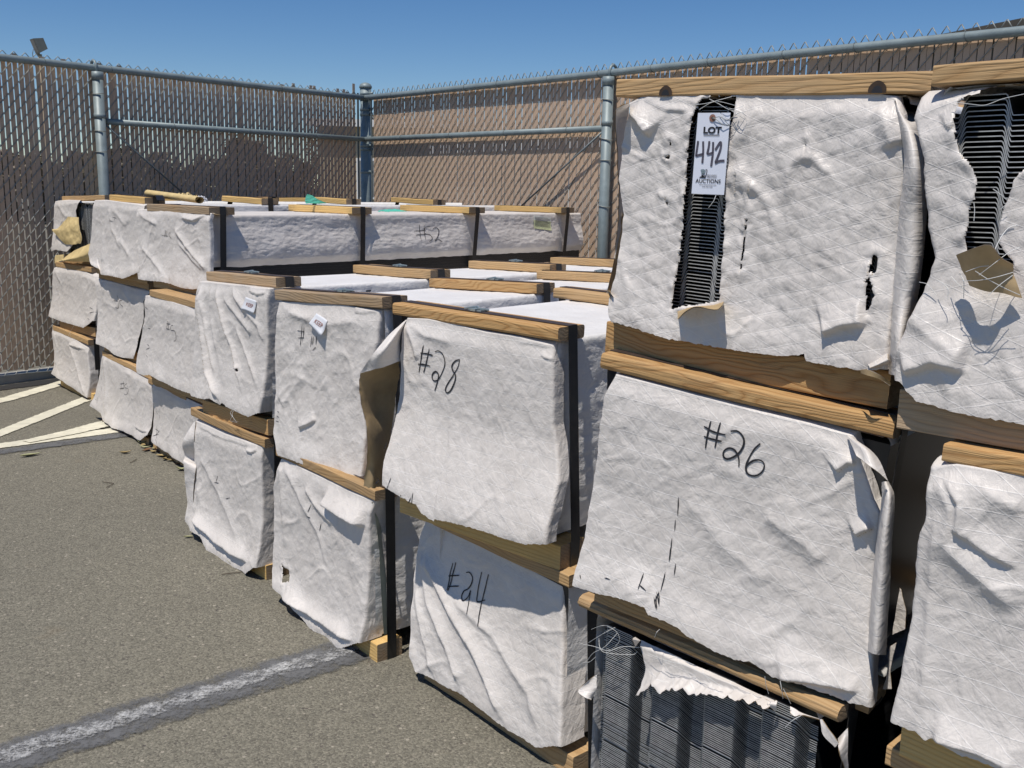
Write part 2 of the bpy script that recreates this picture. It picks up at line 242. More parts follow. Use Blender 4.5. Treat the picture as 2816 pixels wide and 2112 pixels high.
  'H3': [[[-0.1862, 0.3953], [-0.1858, 0.3746], [-0.1824, 0.3551], [-0.1761, 0.3387], [-0.165, 0.3284], [-0.1541, 0.3113], [-0.1523, 0.2998], [-0.1546, 0.2842], [-0.159, 0.274], [-0.1581, 0.256], [-0.1604, 0.2393], [-0.1573, 0.2236], [-0.1329, 0.2185], [-0.1042, 0.2091], [-0.1042, 0.216], [-0.1166, 0.2286], [-0.1224, 0.2423], [-0.1222, 0.2631], [-0.1181, 0.2807], [-0.1127, 0.2997], [-0.1127, 0.3071], [-0.0988, 0.319], [-0.0602, 0.3472], [-0.0433, 0.3748], [-0.0538, 0.4105], [-0.1446, 0.4136], [-0.1775, 0.4024]]],
  'E1': [[[-0.2046, 0.1167], [-0.1923, 0.1142], [-0.1649, 0.1102], [-0.16, 0.0797], [-0.188, 0.0704], [-0.1963, 0.0935]]],
  'D2': [[[0.0447, 0.1751], [0.0616, 0.1771], [0.0635, 0.1695], [0.0466, 0.167]]],
  },
 'ink': {
  'F2': [[[-0.1412, 0.389], [-0.147, 0.3602], [-0.1549, 0.3297]], [[-0.1235, 0.3844], [-0.1297, 0.3608], [-0.1406, 0.3311]], [[-0.1487, 0.3723], [-0.1309, 0.3729], [-0.1132, 0.3715]], [[-0.1572, 0.3471], [-0.1382, 0.3484], [-0.1204, 0.3478]], [[-0.1069, 0.3796], [-0.096, 0.3835], [-0.0836, 0.3776], [-0.0769, 0.3613], [-0.083, 0.3431], [-0.095, 0.3239], [-0.1074, 0.3185], [-0.1151, 0.3243], [-0.1122, 0.3335], [-0.1027, 0.3388], [-0.0952, 0.3336], [-0.0975, 0.32], [-0.1056, 0.2977]], [[-0.0337, 0.3741], [-0.047, 0.3689], [-0.0564, 0.3573], [-0.0538, 0.3481], [-0.045, 0.3401], [-0.0485, 0.3241], [-0.0602, 0.305], [-0.0699, 0.2989], [-0.0749, 0.3044], [-0.0693, 0.3174], [-0.0536, 0.3371], [-0.0396, 0.3563], [-0.0337, 0.3741]]],
  'G2': [[[-0.0413, 0.3502], [-0.0427, 0.3298], [-0.043, 0.309]], [[-0.0265, 0.3518], [-0.0278, 0.3335], [-0.0281, 0.3139]], [[-0.0506, 0.3404], [-0.0334, 0.3359], [-0.0146, 0.3368]], [[-0.048, 0.3259], [-0.0345, 0.3248], [-0.0193, 0.3257]], [[-0.0083, 0.3434], [0.0017, 0.3459], [0.0106, 0.3407], [0.014, 0.3318], [0.0108, 0.3186], [0.0021, 0.3076], [-0.0074, 0.3018], [-0.0135, 0.3042], [-0.0142, 0.312], [-0.0072, 0.3183], [0.002, 0.3175], [0.0093, 0.3083], [0.0117, 0.2952]], [[0.038, 0.3367], [0.0301, 0.3261], [0.0237, 0.3096], [0.0223, 0.2969], [0.0268, 0.2887], [0.0382, 0.2889], [0.0469, 0.2975], [0.0484, 0.3077], [0.0421, 0.3129], [0.0324, 0.3103], [0.0247, 0.3025], [0.0225, 0.2969]]],
  'F1': [[[-0.1513, 0.3164], [-0.1568, 0.2845], [-0.1604, 0.2504]], [[-0.1615, 0.3118], [-0.1651, 0.2818], [-0.1633, 0.2508]], [[-0.1692, 0.2804], [-0.1345, 0.2925]], [[-0.1626, 0.2589], [-0.132, 0.2688]], [[-0.1127, 0.3057], [-0.1009, 0.3096], [-0.0908, 0.3014], [-0.0924, 0.2855], [-0.102, 0.2719], [-0.1118, 0.2646], [-0.1155, 0.2516], [-0.1074, 0.2454], [-0.0957, 0.256], [-0.0921, 0.2727], [-0.0896, 0.2503], [-0.0843, 0.2238]], [[-0.0634, 0.322], [-0.0666, 0.2968], [-0.0686, 0.2706], [-0.0644, 0.2567], [-0.0416, 0.2679]], [[-0.0406, 0.3245], [-0.0462, 0.2936], [-0.0501, 0.2694], [-0.0503, 0.2362], [-0.045, 0.21]]],
  'B1': [[[-0.0104, 0.2469], [-0.0222, 0.2052]], [[-0.0326, 0.2382], [-0.0477, 0.1977]], [[-0.0521, 0.2266], [-0.0005, 0.2399]], [[-0.0601, 0.2025], [-0.0072, 0.2167]], [[0.0317, 0.2467], [0.0017, 0.2309], [0.006, 0.2215], [0.0431, 0.2245], [0.0415, 0.2086], [0.0133, 0.1902], [-0.0133, 0.1885]]],
  'C2': [[[-0.0375, 0.2818], [-0.0485, 0.2451]], [[-0.0493, 0.282], [-0.0597, 0.2523]], [[-0.0606, 0.2699], [-0.0265, 0.2728]], [[-0.0638, 0.25], [-0.0323, 0.2509]], [[0.0005, 0.2712], [-0.0192, 0.2668], [-0.0206, 0.2508], [0.0105, 0.2517], [0.0211, 0.2392], [0.0153, 0.2156], [-0.0006, 0.2097]]],
  'B2': [[[-0.0533, 0.2879], [-0.0468, 0.2646]], [[-0.0951, 0.2565], [-0.0473, 0.2597]], [[-0.0037, 0.2699], [-0.0299, 0.2627], [-0.0227, 0.2475], [-0.0019, 0.2421]], [[-0.076, 0.2285], [-0.0501, 0.2278], [-0.0396, 0.2494]]],
  'C3': [[[-0.0904, 0.2414], [-0.1004, 0.2125]], [[-0.0798, 0.24], [-0.086, 0.2131]], [[-0.1214, 0.2187], [-0.0714, 0.2173]], [[-0.0522, 0.2323], [-0.0668, 0.2282], [-0.0607, 0.2178], [-0.0474, 0.2096]]],
  'B3': [[[-0.0707, 0.2649], [-0.0316, 0.261]], [[-0.095, 0.2471], [-0.0684, 0.2469]], [[-0.0434, 0.2719], [-0.055, 0.2484]]],
  'E2': [[[-0.0982, 0.3437], [-0.107, 0.2944]], [[-0.089, 0.3443], [-0.0969, 0.3058]], [[-0.1169, 0.3318], [-0.0887, 0.3309]], [[-0.1162, 0.3128], [-0.0898, 0.3156]], [[-0.0558, 0.3223], [-0.0635, 0.2936]], [[-0.0483, 0.3221], [-0.0547, 0.3007]], [[-0.0352, 0.323], [-0.0401, 0.3018]], [[-0.0406, 0.2955], [-0.055, 0.2859]]],
  'D1': [[[-0.0533, 0.2486], [-0.0629, 0.2284]], [[-0.0711, 0.2246], [-0.0473, 0.2268]], [[-0.0003, 0.1887], [0.0271, 0.1993]]],
  'E1': [[[-0.052, 0.3253], [-0.064, 0.3025]], [[-0.0644, 0.2903], [-0.053, 0.2904]], [[-0.0058, 0.2872], [-0.0119, 0.266]]],
  },
 'scuff': {
  'G2': [[[-0.0772, 0.2226], [-0.0743, 0.193]], [[-0.0772, 0.1868], [-0.0755, 0.1686]], [[-0.078, 0.157], [-0.0751, 0.1228]], [[-0.0787, 0.1024], [-0.0784, 0.0832]], [[-0.0859, 0.0695], [-0.0761, 0.0508]], [[-0.0877, 0.0605], [-0.0796, 0.0439]], [[-0.0817, 0.071], [-0.0852, 0.053]], [[-0.0786, 0.0997], [-0.0793, 0.0719]], [[-0.0821, 0.0709], [-0.0764, 0.0507]], [[-0.0855, 0.064], [-0.0785, 0.0443]], [[-0.1127, 0.0905], [-0.1139, 0.0649]], [[-0.1149, 0.073], [-0.1007, 0.0669]], [[-0.2248, 0.0499], [-0.2209, 0.0439]], [[-0.1794, 0.06], [-0.1671, 0.0615]], [[-0.0643, 0.121], [-0.0632, 0.1024]], [[-0.0774, 0.1437], [-0.0756, 0.1199]]],
  'F2': [[[-0.2418, 0.0853], [-0.2285, 0.0727]], [[-0.2342, 0.0896], [-0.2229, 0.0766]], [[-0.2418, 0.0723], [-0.2267, 0.0861]], [[-0.195, 0.0829], [-0.2042, 0.0667]], [[-0.1914, 0.0991], [-0.1961, 0.0801]], [[-0.1227, 0.0717], [-0.1314, 0.0545]], [[-0.1193, 0.0826], [-0.1207, 0.0558]], [[-0.1566, 0.0701], [-0.1537, 0.0657]], [[-0.2204, 0.2351], [-0.222, 0.2182]], [[-0.2241, 0.2011], [-0.2262, 0.1821]], [[-0.2284, 0.1704], [-0.2316, 0.1473]]],
  'B1': [[[-0.2651, 0.2627], [-0.2549, 0.2519]], [[-0.3008, 0.2083], [-0.297, 0.1918]], [[-0.2501, 0.1972], [-0.241, 0.1777]], [[-0.3003, 0.1652], [-0.2916, 0.141]], [[-0.3317, 0.1018], [-0.3235, 0.0729]], [[-0.2629, 0.0909], [-0.2597, 0.0699]], [[-0.3573, 0.0874], [-0.3334, 0.0883]]],
  'C1': [[[-0.1228, 0.1061], [-0.0695, 0.1051]], [[-0.1388, 0.0718], [-0.0712, 0.0933]], [[-0.1093, 0.1242], [-0.0851, 0.0712]], [[-0.0961, 0.0689], [-0.0722, 0.0507]], [[-0.1219, 0.1835], [-0.1022, 0.1717]], [[-0.0857, 0.1748], [-0.0728, 0.1543]], [[-0.0634, 0.1102], [-0.1165, 0.0764]]],
  'C2': [[[-0.2483, 0.1597], [-0.2233, 0.1562]], [[-0.2548, 0.1366], [-0.2197, 0.1494]], [[-0.2484, 0.1153], [-0.2322, 0.1068]], [[-0.2418, 0.2269], [-0.2123, 0.2274]], [[-0.2726, 0.3013], [-0.2665, 0.2765]], [[-0.272, 0.2648], [-0.2789, 0.2381]], [[-0.2586, 0.314], [-0.2257, 0.3053]]],
  'B2': [[[0.111, 0.0439], [0.1219, 0.0255]], [[0.1363, 0.1039], [0.161, 0.1077]], [[0.1603, 0.1512], [0.176, 0.1456]]],
  'E2': [[[-0.2206, 0.1086], [-0.2105, 0.1069]], [[-0.2217, 0.0963], [-0.2116, 0.093]], [[-0.2281, 0.0817], [-0.2101, 0.081]]],
  'A2': [[[0.1971, 0.1554], [0.238, 0.15]], [[0.2036, 0.1281], [0.257, 0.1379]], [[0.1782, 0.0976], [0.2088, 0.0914]]],
  },
 'ink52': [[[1.0993, 0.2615], [1.0933, 0.1876]], [[1.1271, 0.2589], [1.1222, 0.1907]], [[1.0606, 0.232], [1.1345, 0.2338]], [[1.0657, 0.2138], [1.1324, 0.2171]], [[1.1688, 0.2508], [1.1344, 0.2475], [1.1272, 0.221], [1.1585, 0.2128], [1.166, 0.1951], [1.1451, 0.1826]], [[1.1794, 0.2392], [1.2037, 0.2465], [1.2187, 0.2294], [1.2008, 0.2005], [1.1829, 0.1855], [1.2062, 0.1911], [1.2276, 0.1798]]],
 'label': [[1.8989, 0.2981], [2.0361, 0.2887], [2.0363, 0.2195], [1.9013, 0.2327]],
 'knots': [[-0.1492, 0.4014], [0.1697, 0.4007]],
 'tag': [[-0.0817, 0.3739], [-0.0295, 0.3743], [-0.0275, 0.2619], [-0.0811, 0.2609]],
 'keep1': [[0.1159, 0.3861], [0.1826, 0.3791], [0.1723, 0.3434], [0.1058, 0.3518]],
 'keep2': [[-0.0325, 0.3811], [0.0172, 0.3659], [0.0031, 0.3282], [-0.0549, 0.3542]],
 'loose': {
  'F2': [['side_flap', 'k', [[[-0.2851, -0.06, 0.3153], [-0.2668, -0.02, 0.3258], [-0.2564, 0.03, 0.3361]], [[-0.2876, -0.06, 0.2876], [-0.2965, 0.0, 0.2781], [-0.2847, 0.05, 0.2847]], [[-0.2745, -0.06, 0.2348], [-0.3026, 0.005, 0.2199], [-0.2986, 0.05, 0.2137]], [[-0.2581, -0.06, 0.164], [-0.2728, -0.02, 0.1539], [-0.304, 0.04, 0.1174]], [[-0.3115, -0.03, 0.0458], [-0.2761, -0.03, 0.0514], [-0.3007, 0.02, 0.0403]]], 0.006, 'torn side flap showing its brown paper lining'], ['side_flap', 'w', [[[-0.2103, 0.008, 0.4354], [-0.2087, 0.008, 0.4359], [-0.2066, 0.008, 0.4365]], [[-0.2169, -0.03, 0.4082], [-0.2015, -0.025, 0.4103], [-0.218, 0.0, 0.4042]], [[-0.2285, -0.07, 0.3649], [-0.1976, -0.06, 0.3792], [-0.2222, 0, 0.3804]], [[-0.2788, -0.066, 0.3159], [-0.2214, -0.058, 0.3355], [-0.2174, -0.004, 0.3444]]], 0.003, None]],
  'D1': [['side_flap', 'w', [[[-0.2364, 0.004, 0.3811], [-0.2164, 0.0, 0.3877]], [[-0.2501, -0.03, 0.3218], [-0.2055, -0.012, 0.332]], [[-0.2664, -0.02, 0.2686], [-0.2469, 0.01, 0.253]], [[-0.2543, -0.03, 0.2433], [-0.2071, -0.01, 0.2359]], [[-0.2694, -0.02, 0.1593], [-0.2268, -0.012, 0.1646]], [[-0.2525, -0.02, 0.0709], [-0.2327, -0.016, 0.0584]]], 0.003, None]],
  'G3': [['side_flap', 'w', [[[-0.2161, -0.03, 0.3795], [-0.2043, -0.03, 0.3839], [-0.2075, -0.012, 0.3882]], [[-0.2243, -0.02, 0.3672], [-0.2384, 0.01, 0.3667], [-0.2379, 0.03, 0.3729]], [[-0.2342, 0.0, 0.3365], [-0.2491, 0.03, 0.3378], [-0.2562, 0.05, 0.3437]], [[-0.2306, 0.0, 0.3118], [-0.2468, 0.03, 0.3125], [-0.2565, 0.05, 0.3194]], [[-0.2246, 0.0, 0.2759], [-0.2436, 0.03, 0.2757], [-0.2563, 0.05, 0.2807]], [[-0.2204, 0.0, 0.2412], [-0.2285, 0.02, 0.2409], [-0.2294, 0.03, 0.2409]], [[-0.2197, 0.0, 0.219], [-0.223, 0.01, 0.2187], [-0.2258, 0.02, 0.2185]], [[-0.2208, 0.0, 0.1903], [-0.2219, 0.005, 0.1901], [-0.223, 0.01, 0.19]], [[-0.2233, 0.0, 0.153], [-0.2224, 0.0, 0.1531], [-0.2214, 0.0, 0.1532]]], 0.004, None], ['side_flap', 'k', [[[-0.2195, 0.01, 0.223], [-0.2296, 0.03, 0.2223]], [[-0.2236, 0.01, 0.194], [-0.2419, 0.05, 0.1961]], [[-0.2293, 0.01, 0.1531], [-0.2411, 0.05, 0.1505]], [[-0.2317, 0.0, 0.0999], [-0.2429, 0.05, 0.0954]], [[-0.2174, -0.02, 0.1042], [-0.2374, 0.04, 0.0916]], [[-0.206, -0.02, 0.0946], [-0.2231, 0.02, 0.0819]]], 0.004, 'torn side flap showing its brown paper lining'], ['side_flap', 'w', [[[-0.2142, -0.024, 0.1043], [-0.2031, -0.024, 0.0953]], [[-0.2081, -0.02, 0.0887], [-0.2204, 0.01, 0.084]], [[-0.2065, -0.02, 0.0701], [-0.2068, -0.005, 0.071]], [[-0.2001, -0.02, 0.0559], [-0.1983, -0.01, 0.0568]]], 0.003, None], ['slot_flap', 'k', [[[-0.1017, 0.004, 0.087], [-0.0822, 0.004, 0.0932], [-0.062, 0.004, 0.0983], [-0.0423, 0.004, 0.1038], [-0.0232, 0.004, 0.1095]], [[-0.0822, -0.025, 0.0874], [-0.0639, -0.025, 0.0965], [-0.0443, -0.025, 0.1017], [-0.0236, -0.025, 0.1045], [-0.0069, -0.025, 0.112]], [[-0.0661, -0.048, 0.0812], [-0.051, -0.052, 0.0955], [-0.0333, -0.05, 0.1043], [-0.0019, -0.052, 0.1043], [0.0048, -0.046, 0.112]]], 0.0015, 'brown lined flap turned out below the long slot'], ['curled_edge', 'w', [[[0.1926, -0.004, 0.3922], [0.2006, -0.01, 0.3839], [0.2073, -0.008, 0.3742], [0.2086, 0.02, 0.3611]], [[0.2102, -0.012, 0.3523], [0.223, -0.03, 0.3514], [0.2309, -0.03, 0.3515], [0.2184, 0.02, 0.3641]], [[0.2204, -0.014, 0.3128], [0.24, -0.045, 0.3125], [0.2479, -0.04, 0.3129], [0.2372, 0.01, 0.3141]], [[0.2223, -0.014, 0.2526], [0.2401, -0.035, 0.2539], [0.2522, -0.03, 0.2547], [0.2474, 0.01, 0.2583]], [[0.2266, -0.014, 0.1792], [0.2458, -0.035, 0.1823], [0.2579, -0.03, 0.1833], [0.2515, 0.01, 0.1807]], [[0.2287, -0.014, 0.1398], [0.2449, -0.035, 0.1434], [0.2552, -0.03, 0.1444], [0.2505, 0.01, 0.143]], [[0.2324, -0.014, 0.0936], [0.2525, -0.05, 0.1003], [0.2597, -0.045, 0.1009], [0.2462, 0.01, 0.0977]], [[0.236, -0.014, 0.0501], [0.2545, -0.045, 0.0552], [0.2612, -0.04, 0.0527], [0.2562, 0.0, 0.0445]]], 0.0015, None], ['side_flap', 'w', [[[0.21, -0.02, 0.0587], [0.2331, -0.02, 0.0773]], [[0.2234, -0.045, 0.0592], [0.2431, -0.04, 0.0727]], [[0.2188, -0.02, 0.055], [0.2367, -0.02, 0.0633]]], 0.002, None], ['side_flap', 'w', [[[0.2064, -0.03, 0.0523], [0.2076, -0.03, 0.0477]], [[0.2227, -0.045, 0.0565], [0.2215, -0.045, 0.0493]], [[0.2362, -0.04, 0.0513], [0.2347, -0.04, 0.0467]], [[0.2423, -0.02, 0.0402], [0.2425, -0.02, 0.0359]]], 0.001, None]],
  'G2': [['corner_flap', 'w', [[[0.1536, 0.0, 0.3778], [0.1558, 0.0, 0.3779], [0.158, 0.0, 0.378]], [[0.1687, -0.02, 0.3709], [0.1926, -0.045, 0.3776], [0.2037, -0.03, 0.3687]], [[0.185, -0.045, 0.3657], [0.2118, -0.062, 0.3602], [0.2281, -0.045, 0.3448]]], 0.002, None], ['curled_edge', 'w', [[[0.2082, -0.0, 0.3263], [0.2167, -0.02, 0.3345], [0.2197, -0.02, 0.3353], [0.214, 0.01, 0.3273]], [[0.2146, -0.01, 0.3079], [0.2279, -0.04, 0.3192], [0.2339, -0.04, 0.321], [0.2281, 0.0, 0.3095]], [[0.2188, -0.012, 0.2452], [0.2348, -0.05, 0.2614], [0.2413, -0.045, 0.2622], [0.2352, 0.0, 0.2472]], [[0.2238, -0.012, 0.1763], [0.2397, -0.05, 0.1948], [0.2483, -0.045, 0.1963], [0.2437, 0.0, 0.1797]], [[0.2323, -0.012, 0.0964], [0.249, -0.05, 0.1139], [0.2561, -0.045, 0.1126], [0.2534, 0.0, 0.0943]]], 0.0015, None], ['side_flap', 'w', [[[0.2423, 0.05, 0.1723], [0.2441, 0.05, 0.1706]], [[0.2431, 0.05, 0.1282], [0.2551, 0.05, 0.1427]], [[0.2443, 0.05, 0.1013], [0.2587, 0.05, 0.1157]]], 0.003, None], ['side_flap', 'w', [[[0.244, 0.05, 0.0835], [0.2514, 0.05, 0.0928]], [[0.247, 0.05, 0.039], [0.2507, 0.05, 0.0508]], [[0.2453, 0.05, 0.0177], [0.2572, 0.05, 0.0234]]], 0.002, None]],
  'H3': [['torn_flap', 'k', [[[-0.1563, -0.035, 0.2219], [-0.1276, -0.06, 0.2313], [-0.1101, -0.062, 0.2355], [-0.101, -0.055, 0.2222], [-0.093, -0.035, 0.2141]], [[-0.1527, -0.025, 0.2057], [-0.1299, -0.045, 0.2101], [-0.1152, -0.045, 0.211], [-0.1037, -0.04, 0.2084], [-0.0954, -0.025, 0.203]], [[-0.1436, -0.02, 0.1872], [-0.1288, -0.03, 0.1849], [-0.118, -0.03, 0.1822], [-0.1047, -0.03, 0.182], [-0.0853, -0.02, 0.1768]]], 0.004, 'torn brown paper flap under the ragged hole']],
  'A3': [['torn_flap', 'k', [[[-0.1198, -0.01, 0.2501], [-0.0637, -0.01, 0.2481], [-0.0031, -0.01, 0.2472]], [[-0.2296, -0.02, 0.1878], [-0.0706, -0.03, 0.1949], [0.0268, -0.02, 0.1915]], [[-0.2738, -0.03, 0.1754], [-0.0676, -0.03, 0.1531], [0.0406, -0.02, 0.142]], [[-0.1603, -0.02, 0.1029], [-0.0453, -0.03, 0.1046], [0.0173, -0.02, 0.1106]]], 0.006, 'yellow paper lining turned out of the tear'], ['torn_flap', 'k', [[[-0.2397, -0.01, 0.0175], [-0.03, -0.03, 0.0747], [0.1525, -0.03, 0.1155]], [[-0.1135, -0.06, 0.0192], [0.0805, -0.07, 0.0449], [0.221, -0.06, 0.0785]], [[-0.1595, -0.03, 0.0131], [0.0538, -0.05, 0.0202], [0.1781, -0.04, 0.0198]]], 0.004, 'brown paper lining hanging out of the bottom'], ['torn_flap', 'k', [[[-0.2887, -0.02, 0.0404], [-0.1804, -0.02, 0.0486]], [[-0.2828, -0.03, -0.0025], [-0.1797, -0.03, 0.0181]]], 0.006, None]],
  'G1': [['torn_flap', 'w', [[[0.2201, -0.008, 0.4272], [0.2236, -0.008, 0.4294]], [[0.2338, -0.02, 0.4148], [0.2406, -0.02, 0.4264]], [[0.2522, -0.02, 0.4052], [0.2562, -0.02, 0.4131]]], 0.003, None], ['torn_flap', 'w', [[[0.2444, -0.0, 0.407], [0.2568, 0.0, 0.4279]], [[0.2635, -0.03, 0.4085], [0.2589, 0.0, 0.4064]], [[0.2626, -0.01, 0.3757], [0.2633, 0.0, 0.3731]], [[0.26, 0.0, 0.3332], [0.2584, 0.02, 0.3236]]], 0.004, None], ['torn_flap', 'w', [[[-0.1942, -0.02, 0.3181], [-0.1882, -0.005, 0.3274]], [[-0.206, -0.03, 0.2982], [-0.1836, -0.01, 0.3134]], [[-0.1905, -0.03, 0.2936], [-0.1836, -0.01, 0.3014]], [[-0.1846, -0.02, 0.2892], [-0.1912, -0.01, 0.2833]]], 0.004, None], ['torn_flap', 'w', [[[-0.1035, -0.012, 0.4289], [-0.0945, -0.01, 0.4256]], [[-0.0944, -0.03, 0.4336], [-0.0915, -0.015, 0.4274]], [[-0.1025, -0.012, 0.4127], [-0.1018, -0.01, 0.4141]]], 0.002, None], ['torn_flap', 'w', [[[0.1526, -0.01, 0.4272], [0.1546, -0.01, 0.4268]], [[0.1494, -0.02, 0.4231], [0.1574, -0.015, 0.4235]], [[0.1514, -0.01, 0.4102], [0.1548, -0.01, 0.4123]]], 0.003, None], ['torn_flap', 'w', [[[0.1733, -0.006, 0.4258], [0.1811, -0.006, 0.4254], [0.1915, -0.006, 0.4237], [0.2179, -0.004, 0.4254]], [[0.1793, -0.014, 0.4213], [0.1866, -0.014, 0.4189], [0.1963, -0.012, 0.425], [0.219, -0.006, 0.426]]], 0.001, None]],
  'E1': [['tape_strip', 'g', [[[0.2194, 0.0, 0.4037], [0.2042, 0.02, 0.3929]], [[0.2168, 0.01, 0.372], [0.2057, 0.03, 0.3619]], [[0.2354, 0.01, 0.2884], [0.2197, 0.03, 0.2788]], [[0.2399, 0.01, 0.2221], [0.2314, 0.03, 0.2142]], [[0.2537, 0.01, 0.0787], [0.2384, 0.03, 0.0683]]], 0.001, 'pale green plastic strip down the corner']],
  },
 'thread': {
  'H3': [[[-0.1879, -0.01, 0.3993], [-0.1765, -0.012, 0.4014], [-0.163, -0.01, 0.4038]], [[-0.1812, -0.012, 0.3942], [-0.1608, -0.02, 0.3901], [-0.1457, -0.02, 0.3885], [-0.1299, -0.015, 0.3945], [-0.109, -0.012, 0.3985]], [[-0.1276, -0.05, 0.2059], [-0.1119, -0.05, 0.197], [-0.0948, -0.045, 0.1881], [-0.0817, -0.04, 0.1821]], [[-0.1215, -0.055, 0.2019], [-0.1048, -0.055, 0.2172], [-0.097, -0.04, 0.2283], [-0.0904, -0.03, 0.2335]], [[-0.1379, -0.05, 0.2045], [-0.1236, -0.05, 0.2107], [-0.1135, -0.05, 0.2124]], [[-0.1447, -0.04, 0.1932], [-0.1221, -0.05, 0.196], [-0.105, -0.05, 0.2005], [-0.0912, -0.04, 0.2062]], [[-0.1105, -0.05, 0.2264], [-0.1072, -0.04, 0.2443], [-0.1039, -0.03, 0.2539], [-0.0974, -0.025, 0.2571]], [[-0.119, -0.02, 0.2738], [-0.1102, -0.02, 0.2815], [-0.1029, -0.02, 0.2867]], [[-0.111, -0.05, 0.1796], [-0.1005, -0.05, 0.1918], [-0.0892, -0.045, 0.2035]], [[-0.1285, -0.02, 0.2964], [-0.1199, -0.02, 0.2904], [-0.1129, -0.015, 0.283]], [[-0.1802, -0.02, 0.1903], [-0.165, -0.03, 0.1838], [-0.163, -0.03, 0.1712]], [[-0.1655, -0.02, 0.196], [-0.1529, -0.03, 0.1886], [-0.1404, -0.03, 0.1793]], [[-0.1525, -0.03, 0.2005], [-0.1431, -0.04, 0.1929], [-0.1452, -0.03, 0.1727]], [[-0.2072, -0.01, 0.1863], [-0.1948, -0.015, 0.1842], [-0.1831, -0.015, 0.1728]], [[-0.15, -0.015, 0.2811], [-0.1484, -0.015, 0.2726], [-0.148, -0.015, 0.2603]]],
  'G3': [[[-0.0884, -0.014, 0.3852], [-0.0659, -0.02, 0.3869], [-0.0464, -0.02, 0.3912], [-0.0321, -0.012, 0.3961]], [[-0.0674, -0.012, 0.3931], [-0.0486, -0.02, 0.3868], [-0.0321, -0.02, 0.379], [-0.0223, -0.014, 0.3761]], [[-0.0835, -0.012, 0.3785], [-0.0528, -0.02, 0.389], [-0.0219, -0.014, 0.3838]], [[-0.0456, -0.018, 0.3725], [-0.0354, -0.018, 0.3626], [-0.0275, -0.016, 0.3572]], [[-0.0431, -0.018, 0.3736], [-0.036, -0.018, 0.3681], [-0.0276, -0.016, 0.3644]], [[-0.0402, -0.016, 0.2608], [-0.0409, -0.02, 0.2527], [-0.0492, -0.018, 0.2429]], [[-0.0345, -0.014, 0.3806], [-0.0204, -0.02, 0.379], [-0.0103, -0.014, 0.3838]], [[-0.0289, -0.014, 0.3772], [-0.0131, -0.02, 0.3703], [-0.0084, -0.014, 0.3663]], [[-0.0206, -0.014, 0.3728], [-0.0097, -0.02, 0.3746], [-0.0049, -0.014, 0.3696]]],
  'G1': [[[-0.191, -0.02, 0.4125], [-0.1527, -0.04, 0.4387], [-0.1463, -0.03, 0.4371], [-0.135, -0.02, 0.4276], [-0.1331, -0.015, 0.4127], [-0.1464, -0.01, 0.3954]], [[-0.1954, -0.02, 0.3873], [-0.1691, -0.03, 0.4093], [-0.1479, -0.03, 0.4277], [-0.144, -0.015, 0.4316]], [[-0.2136, -0.02, 0.3786], [-0.1727, -0.03, 0.3918], [-0.144, -0.03, 0.3957], [-0.1209, -0.02, 0.4083], [-0.0942, -0.012, 0.4142]], [[-0.1961, -0.02, 0.356], [-0.1744, -0.03, 0.3804], [-0.1508, -0.03, 0.4001], [-0.1349, -0.02, 0.4259]], [[-0.2345, -0.01, 0.3207], [-0.2073, -0.02, 0.3461], [-0.1914, -0.02, 0.3542], [-0.1784, -0.02, 0.3684]], [[-0.1734, -0.02, 0.4027], [-0.1616, -0.03, 0.3943], [-0.1481, -0.03, 0.3905], [-0.1076, -0.015, 0.3978], [-0.0979, -0.012, 0.4058]], [[-0.0589, -0.02, 0.4472], [-0.0477, -0.03, 0.4628], [-0.0499, -0.02, 0.4639]], [[-0.0738, -0.014, 0.4123], [-0.0389, -0.02, 0.4175], [0.0005, -0.016, 0.4217], [0.0368, -0.014, 0.419]], [[-0.0433, -0.014, 0.4104], [-0.0162, -0.02, 0.4298], [0.0152, -0.016, 0.4291]], [[0.0162, -0.014, 0.4206], [0.0465, -0.02, 0.4218], [0.0677, -0.016, 0.4145]], [[0.1765, -0.02, 0.3998], [0.1856, -0.02, 0.4139], [0.1951, -0.012, 0.4238]], [[0.1688, -0.03, 0.4709], [0.1724, -0.03, 0.4589], [0.1696, -0.02, 0.4406]], [[0.1448, -0.03, 0.4673], [0.1449, -0.025, 0.4519], [0.1438, -0.015, 0.4353]], [[0.1748, -0.03, 0.4611], [0.1792, -0.025, 0.4489], [0.1793, -0.015, 0.4354]]],
  'D1': [[[0.0887, -0.01, 0.4872], [0.0795, -0.02, 0.4734], [0.1003, -0.02, 0.4607], [0.0815, -0.015, 0.4463]], [[0.0922, -0.01, 0.4861], [0.0903, -0.02, 0.4721], [0.1107, -0.02, 0.4561], [0.1075, -0.01, 0.4507]], [[0.0852, -0.01, 0.4882], [0.1205, -0.02, 0.491], [0.0955, -0.01, 0.4817]], [[0.0937, -0.02, 0.4694], [0.0669, -0.015, 0.4469], [0.1001, -0.01, 0.4476]]],
  'A1': [[[0.0963, -0.02, 0.3856], [0.0233, -0.02, 0.3344], [-0.0386, -0.015, 0.2858]], [[0.0235, -0.015, 0.3435], [-0.0014, -0.012, 0.2817], [-0.0058, -0.012, 0.2374]]],
  },
 'junk': {
  'roll': [[-1.6429, 4.4569, 1.082], [-1.2863, 4.0507, 1.0625]],
  'rollR': 0.0171,
  'scrapY': [[[-1.4901, 4.352, 1.0738], [-1.4513, 4.3651, 1.0832], [-1.4059, 4.3799, 1.0714]], [[-1.4904, 4.3519, 1.0661], [-1.4448, 4.3672, 1.0707], [-1.4045, 4.3803, 1.0618]]],
